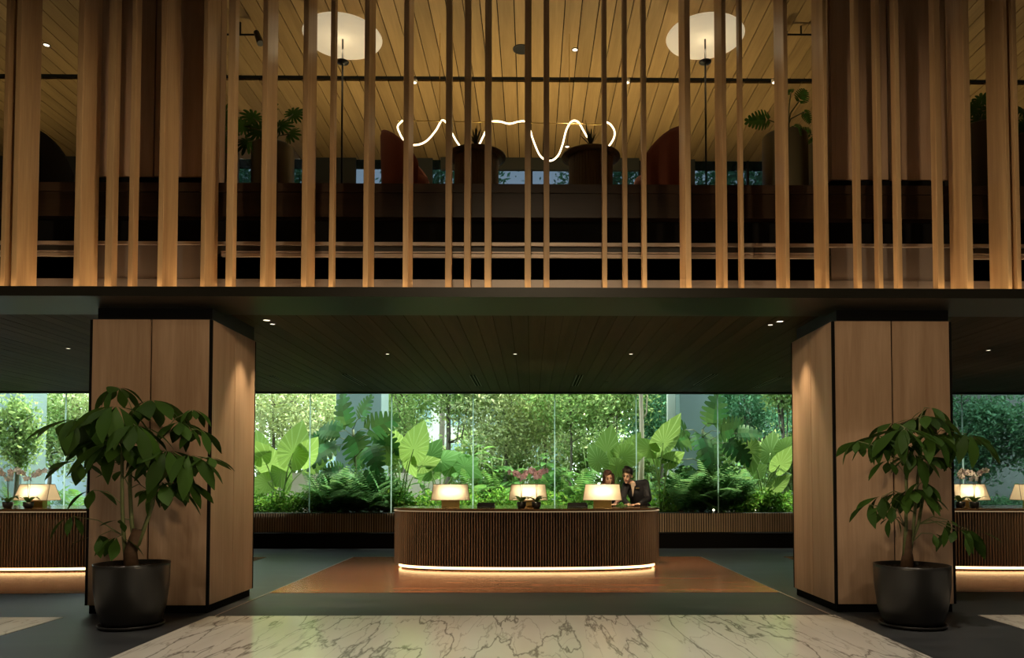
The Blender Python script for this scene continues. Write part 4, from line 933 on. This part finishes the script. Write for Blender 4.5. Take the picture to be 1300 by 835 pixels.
def bush(px, py, Y, w, h, n, label, group, mat=None, size=.05):
    b = at(px, py, Y); e = empty('low_bush', (b.x, Y, ZG), label=label, cat='bush', group=group)
    for k in range(4): MB().tube([(0, 0, 0), (random.uniform(-w, w) * .6, random.uniform(-.2, .2), h * .7)], [.012, .005], 5).build('stem', M_BARK, e)
    leaf_cloud('foliage', blob((0, 0, h * .5), (w, .35, h * .5), n, 20, .6), size, mat or M_BUSH, e)
for x in (340, 368, 395): bush(x, 640, 16.5, .42, .5, 1100, 'low glossy bush under the bright elephant ears', 'low bushes under the bright elephant ears')
for x in (945, 972, 996): bush(x, 640, 16.4, .42, .48, 1100, 'low glossy bush beside the sparser tree column', 'low bushes beside the sparser tree column')
for x in (412, 440, 470, 490): bush(x, 640, 16.9, .45, .95, 1500, 'tall dark bush at the foot of the garden pillar near the bushier tree column', 'dark bushes by the pillar of the bushier tree', M_FERN2, .06)
for x in (866, 892, 918, 936): bush(x, 640, 16.72, .45, .95, 1500, 'tall dark bush at the foot of the garden pillar near the sparser tree column', 'dark bushes by the pillar of the sparser tree', M_FERN2, .06)
for x in (510, 548, 590, 640, 690, 740, 790, 840): bush(x, 640, 16.6, .5, .5, 1000, 'low leafy bush along the glass behind the central desk', 'low bushes behind the central desk')
for x in (1228, 1262, 1296): bush(x, 640, 16.6, .5, .4, 600, 'low dark bush behind the desk near the sparser potted tree', 'low bushes near the sparser potted tree', M_TREE2)
for x in (300, 370, 520, 600, 660, 730, 790, 845, 940, 1010): bush(x, 640, 22.2, .95, 2.3, 2600, 'tall hedge bush closing the garden behind the central desk', 'hedge bushes at the back of the garden', M_TREE, .09)
def tree(px, Y, zc, r, n, mat, label, trunk=M_TRUNK, tr=.06, size=.058, lean=0, group='trees in the garden', base_px=None):
    b = at(px, 560, Y); e = empty('garden_tree', (b.x, Y, ZG), label=label, cat='tree', group=group); zc -= ZG
    top = Vector((lean, 0, zc)); pts = smooth_path([(0, 0, 0), (lean * .3 + .05, 0, zc * .5), top], 6); MB().tube(pts, [tr * (1 - .55 * i / (len(pts) - 1)) for i in range(len(pts))], 8).build('trunk', trunk, e, smooth=True)
    for k in range(6):
        st = pts[random.randint(len(pts) // 2, len(pts) - 1)]; d = Vector((random.uniform(-1, 1) * r[0], random.uniform(-1, 1) * r[1], random.uniform(-.2, .8) * r[2])) * .75
        MB().tube([st, st + d * .5 + Vector((0, 0, .1)), top + d], [tr * .4, tr * .25, tr * .1], 5).build('branch', trunk, e, smooth=True)
    cen = blob(top, r, int(n * 1.2), 60, .46); leaf_cloud('crown', cen, size, mat, e); return e
T1 = 'slender tree with a loose light green crown behind the glass'
tree(345, 19.0, 3.6, (1.3, .9, 1.1), 5200, M_TREE3, 'yellow-green feathery tree behind the bright elephant ears', size=.06)
tree(395, 20.5, 3.5, (1.2, .9, 1.2), 5200, M_TREE3, 'yellow-green tree between the bright elephant ears and the garden pillar', size=.065)
tree(567, 20.0, 4.2, (1.8, .8, 1.0), 7500, M_TREE, 'slim grey-trunked tree with a dark leafy crown beyond the lone desk lamp', tr=.085)
tree(512, 20.5, 3.7, (1.1, .9, 1.2), 5000, M_TREE, 'loose green tree behind the elephant ears with tall pale stalks')
tree(640, 20.0, 3.4, (1.3, 1.0, 1.5), 8000, M_TREE3, 'broad pale green tree beyond the pink orchids', size=.065)
tree(690, 21.0, 3.9, (1.5, 1.0, 1.5), 8000, M_TREE3, 'tall pale green tree beyond the middle of the central desk', size=.065)
tree(723, 18.8, 3.6, (1.2, .9, 1.0), 5200, M_TREE, 'thin dark-trunked tree between the pink orchids and the woman', tr=.04)
tree(770, 19.6, 3.9, (1.4, 1.0, 1.1), 7500, M_TREE, 'dense bright green tree above the two staff')
tree(812, 17.0, 4.3, (.8, .6, .5), 2200, M_TREE2, 'pale straight-trunked tree right beside the man', M_PALETRUNK, .075)
tree(838, 20.5, 3.6, (1.0, .9, 1.4), 6000, M_TREE2, 'cool green tree behind the pale straight trunk')
tree(945, 19.9, 3.9, (.9, .8, 1.2), 7000, M_TREE2, 'cool dark green tree beyond the upright elephant ears'); tree(992, 18.6, 3.9, (.5, .5, .7), 3200, M_TREE, 'green tree partly hidden by the sparser tree column')
tree(62, 20.2, 2.9, (1.2, .7, 1.3), 7000, M_TREE, 'bamboo-like tree behind the white orchids near the bushier tree', size=.06); tree(112, 20.3, 3.2, (1.2, .8, 1.4), 6500, M_TREE3, 'light bamboo-like tree between the garden glass and the bushier tree column', size=.06)
tree(20, 16.9, 2.5, (.6, .28, .8), 2600, M_TREE, 'small tree against the dark garden pillar near the white orchids', size=.06)
tree(1240, 17.6, 2.5, (1.0, .6, 1.0), 5200, M_TREE2, 'dark green tree in the dim garden corner near the sparser potted tree', tr=.05, size=.06); tree(1300, 17.3, 2.5, (.7, .6, .9), 3200, M_TREE2, 'small dark tree with a leaning trunk in the dim garden corner', tr=.035, lean=.3, size=.06)
for px, Y in ((215, 20.2), (275, 20.6)): tree(px, Y, 3.2, (1.2, .6, 1.6), 5200, M_TREE3, 'pale tree hidden from the hall by the column with the bushier tree', group='trees behind the bushier tree column')
for px, Y in ((1030, 22.0), (1065, 22.2)): tree(px, Y, 3.2, (.8, .5, 1.6), 4200, M_TREE2, 'cool green tree hidden from the hall by the column with the sparser tree', group='trees behind the sparser tree column')
for px, Y in ((470, 25), (740, 26), (850, 25), (960, 24.5)):
    tree(px, Y, 4.6, (1.9, 1.0, 2.2), 4500, M_TREE2 if px > 800 else M_TREE, 'tall dense tree closing the back of the garden', tr=.12, size=.11, group='tall trees at the back of the garden')
for px in (330, 560, 780, 950): tree(px, 23.5, 11.0, (1.8, 1.0, 1.3), 2600, M_TREE2, 'tall tree whose crown shows through the upper windows', tr=.1, size=.10, group='tall trees seen through the upper windows')
# ---- concrete pillars, walls and neighbouring buildings
for a, b_, Y, name in ((426, 484, 17.6, 'pillar_garden'), (863, 918, 17.4, 'pillar_garden'), (-30, 28, 18.0, 'pillar_garden')):
    x0, x1 = at(a, 560, Y).x, at(b_, 560, Y).x; e = empty(name, kind='structure'); MB().prism([(x0, Y), (x1, Y), (x1, Y + .9), (x0, Y + .9)], ZG - .2, 3.9).build('shaft', M_CONC, e, bevel=.02)
B('pillar_post', M_PALE, at(848, 560, 17.9).x, at(859, 560, 17.9).x, 17.9, 18.05, ZG - .1, 3.9, kind='structure')
def building(x0, x1, y, h, mat, label, rows, cols, win):
    e = empty('neighbour_building', ((x0 + x1) / 2, y, ZG), label=label, cat='building'); hw = (x1 - x0) / 2
    B('wall', mat, -hw, hw, 0, 3, 0, h, e)
    for i in range(rows):
        for j in range(cols):
            wx = -hw + (j + .5) * 2 * hw / cols; wz = .4 + (i + .5) * (h - .6) / rows; a, c = hw / cols * .72, (h - .6) / rows * .36
            f = B('window', win, wx - a, wx + a, -.03, .02, wz - c, wz + c, e); B('pane', M_BLUEPANE, wx - a + .06, wx + a - .06, -.035, -.031, wz - c + .06, wz + c - .06, f); 
M_BLUEPANE = plain('blue_pane', (.35, .5, .58), .1); M_FRAMEW = plain('window_frame_pale', (.7, .75, .75), .5); M_DIM = plain('dim_wall', (.04, .06, .055), .7)
building(-8.5, 1.5, 28, 9, M_PALE, 'pale rendered building with bluish windows beyond the garden trees', 4, 6, M_FRAMEW)
building(4.2, 12.0, 28, 7, plain('grey_green_wall', (.16, .24, .23), .7), 'grey-green building beyond the cool dark garden trees', 3, 5, M_FRAMEW)
B('wall_garden_right', M_DIM, 7.2, 17, 19.8, 20.0, ZG - .1, 5.5, kind='structure'); B('wall_garden_left', plain('bluish_wall', (.35, .45, .55), .8), -17, at(140, 560, 21).x, 21.5, 21.7, ZG - .1, 3.2, kind='structure')
B('wall_garden_low', plain('beige_wall', (.62, .56, .44), .8), at(325, 560, 19).x, at(560, 560, 19).x, 19.6, 19.75, ZG - .1, at(400, 600, 19.6).z, kind='structure')
B('light_blocker_side', M_DIM, 7.2, 7.35, 17.0, 19.79, ZG - .1, 5.5, kind='structure')  # hidden screen added to shade the right-hand garden corner
B('sky_blocker_garden', M_CONC, 7.2, 17, 16.9, 20.0, 5.5, 5.65, kind='structure')  # unseen slab added to keep sky light off the right-hand bay
# ---- small garden uplights
for px, py in ((905, 640), (957, 632), (645, 640)):
    p = at(px, py, 16.35); e = empty('garden_uplight', (p.x, 16.35, ZG), label='small lit garden spotlight among the leaves', cat='garden light', group='garden spotlights')
    MB().tube([(0, 0, 0), (0, 0, .05)], .015, 8).build('spike', M_BLACK, e); MB().tube([(0, .03, .05), (0, -.06, .10)], [.03, .04], 12).build('head', M_BLACK, e); MB().ball((0, -.065, .103), .028, None, 10, 6).build('lens', M_DOWN, e)

# ================================================================== lamps of the hall
G1 = 'downlights in the dark ceiling'
for px, py, pw_, where in ((492, 449, 110, 'lit round downlight in the dark ceiling in front of the lone desk lamp'), (654, 449, 110, 'lit round downlight in the dark ceiling in front of the pink orchids'), (801, 449, 190, 'lit round downlight in the dark ceiling in front of the staff'),
        (346, 411, 150, 'lit round downlight at the front of the dark ceiling by the bushier tree column'), (978, 412, 150, 'lit round downlight at the front of the dark ceiling by the sparser tree column'),
        (530, 483, 0, 'unlit round ceiling fitting near the garden window towards the lone desk lamp'), (770, 485, 0, 'unlit round ceiling fitting near the garden window above the staff')):
    p = gr(px, py, ZS); downlight(p, ZS, where, G1, .03, pw_ * 1.6, 80, (1.75, 12.9, 1.45) if px == 801 else (p.x * .8, 10.2, 0) if py < 420 else (p.x, p.y - .5, 0))
# wall-washers beside the columns
for x, a in ((CL[1] + .30, 'bushier'), (CR[0] - .30, 'sparser')):
    y = YC + CD * .62; downlight((x, y), ZS, 'small round downlight grazing the inner side of the column with the %s tree' % a, 'downlights grazing the columns', .04, 120, 60, (x - math.copysign(.12, x) * -1.3, y, 1.0))
for x in (-6.6, -9.0, 6.6, 9.0): downlight((x, 10.6), ZS, 'small round downlight in the dark ceiling above a side desk', 'downlights above the side desks', .03, 190, 80, (x, 11.3, .4))
# ceiling spots of the tall hall; the unseen rear row is added to light slats and columns
for x in (-7.5, -4.5, -1.5, 1.5, 4.5, 7.5):
    e = downlight((x, 4.9), 9.6, 'round downlight in the high hall ceiling', 'downlights in the hall ceiling', .08, 900, 50, (x, 5.4, 0), (1, .84, .62))
for x, ax, az, pw_, cone in ((-8.0, 4.6, 3.1, 3500, 23), (-4.5, 4.0, 1.4, 450, 26), (0, 0, 1.2, 1500, 32), (4.5, -4.1, 1.4, 450, 26), (8.0, -4.7, 3.1, 3500, 23)):
    e = downlight((x, -4.1), 5.4 if abs(x) > 6 else 7.2, 'unseen rear light added to brighten the slats, columns and desk', 'added lights at the rear of the hall', .08, pw_, cone, (ax, 7.9, az), (1, .76, .46), .4)
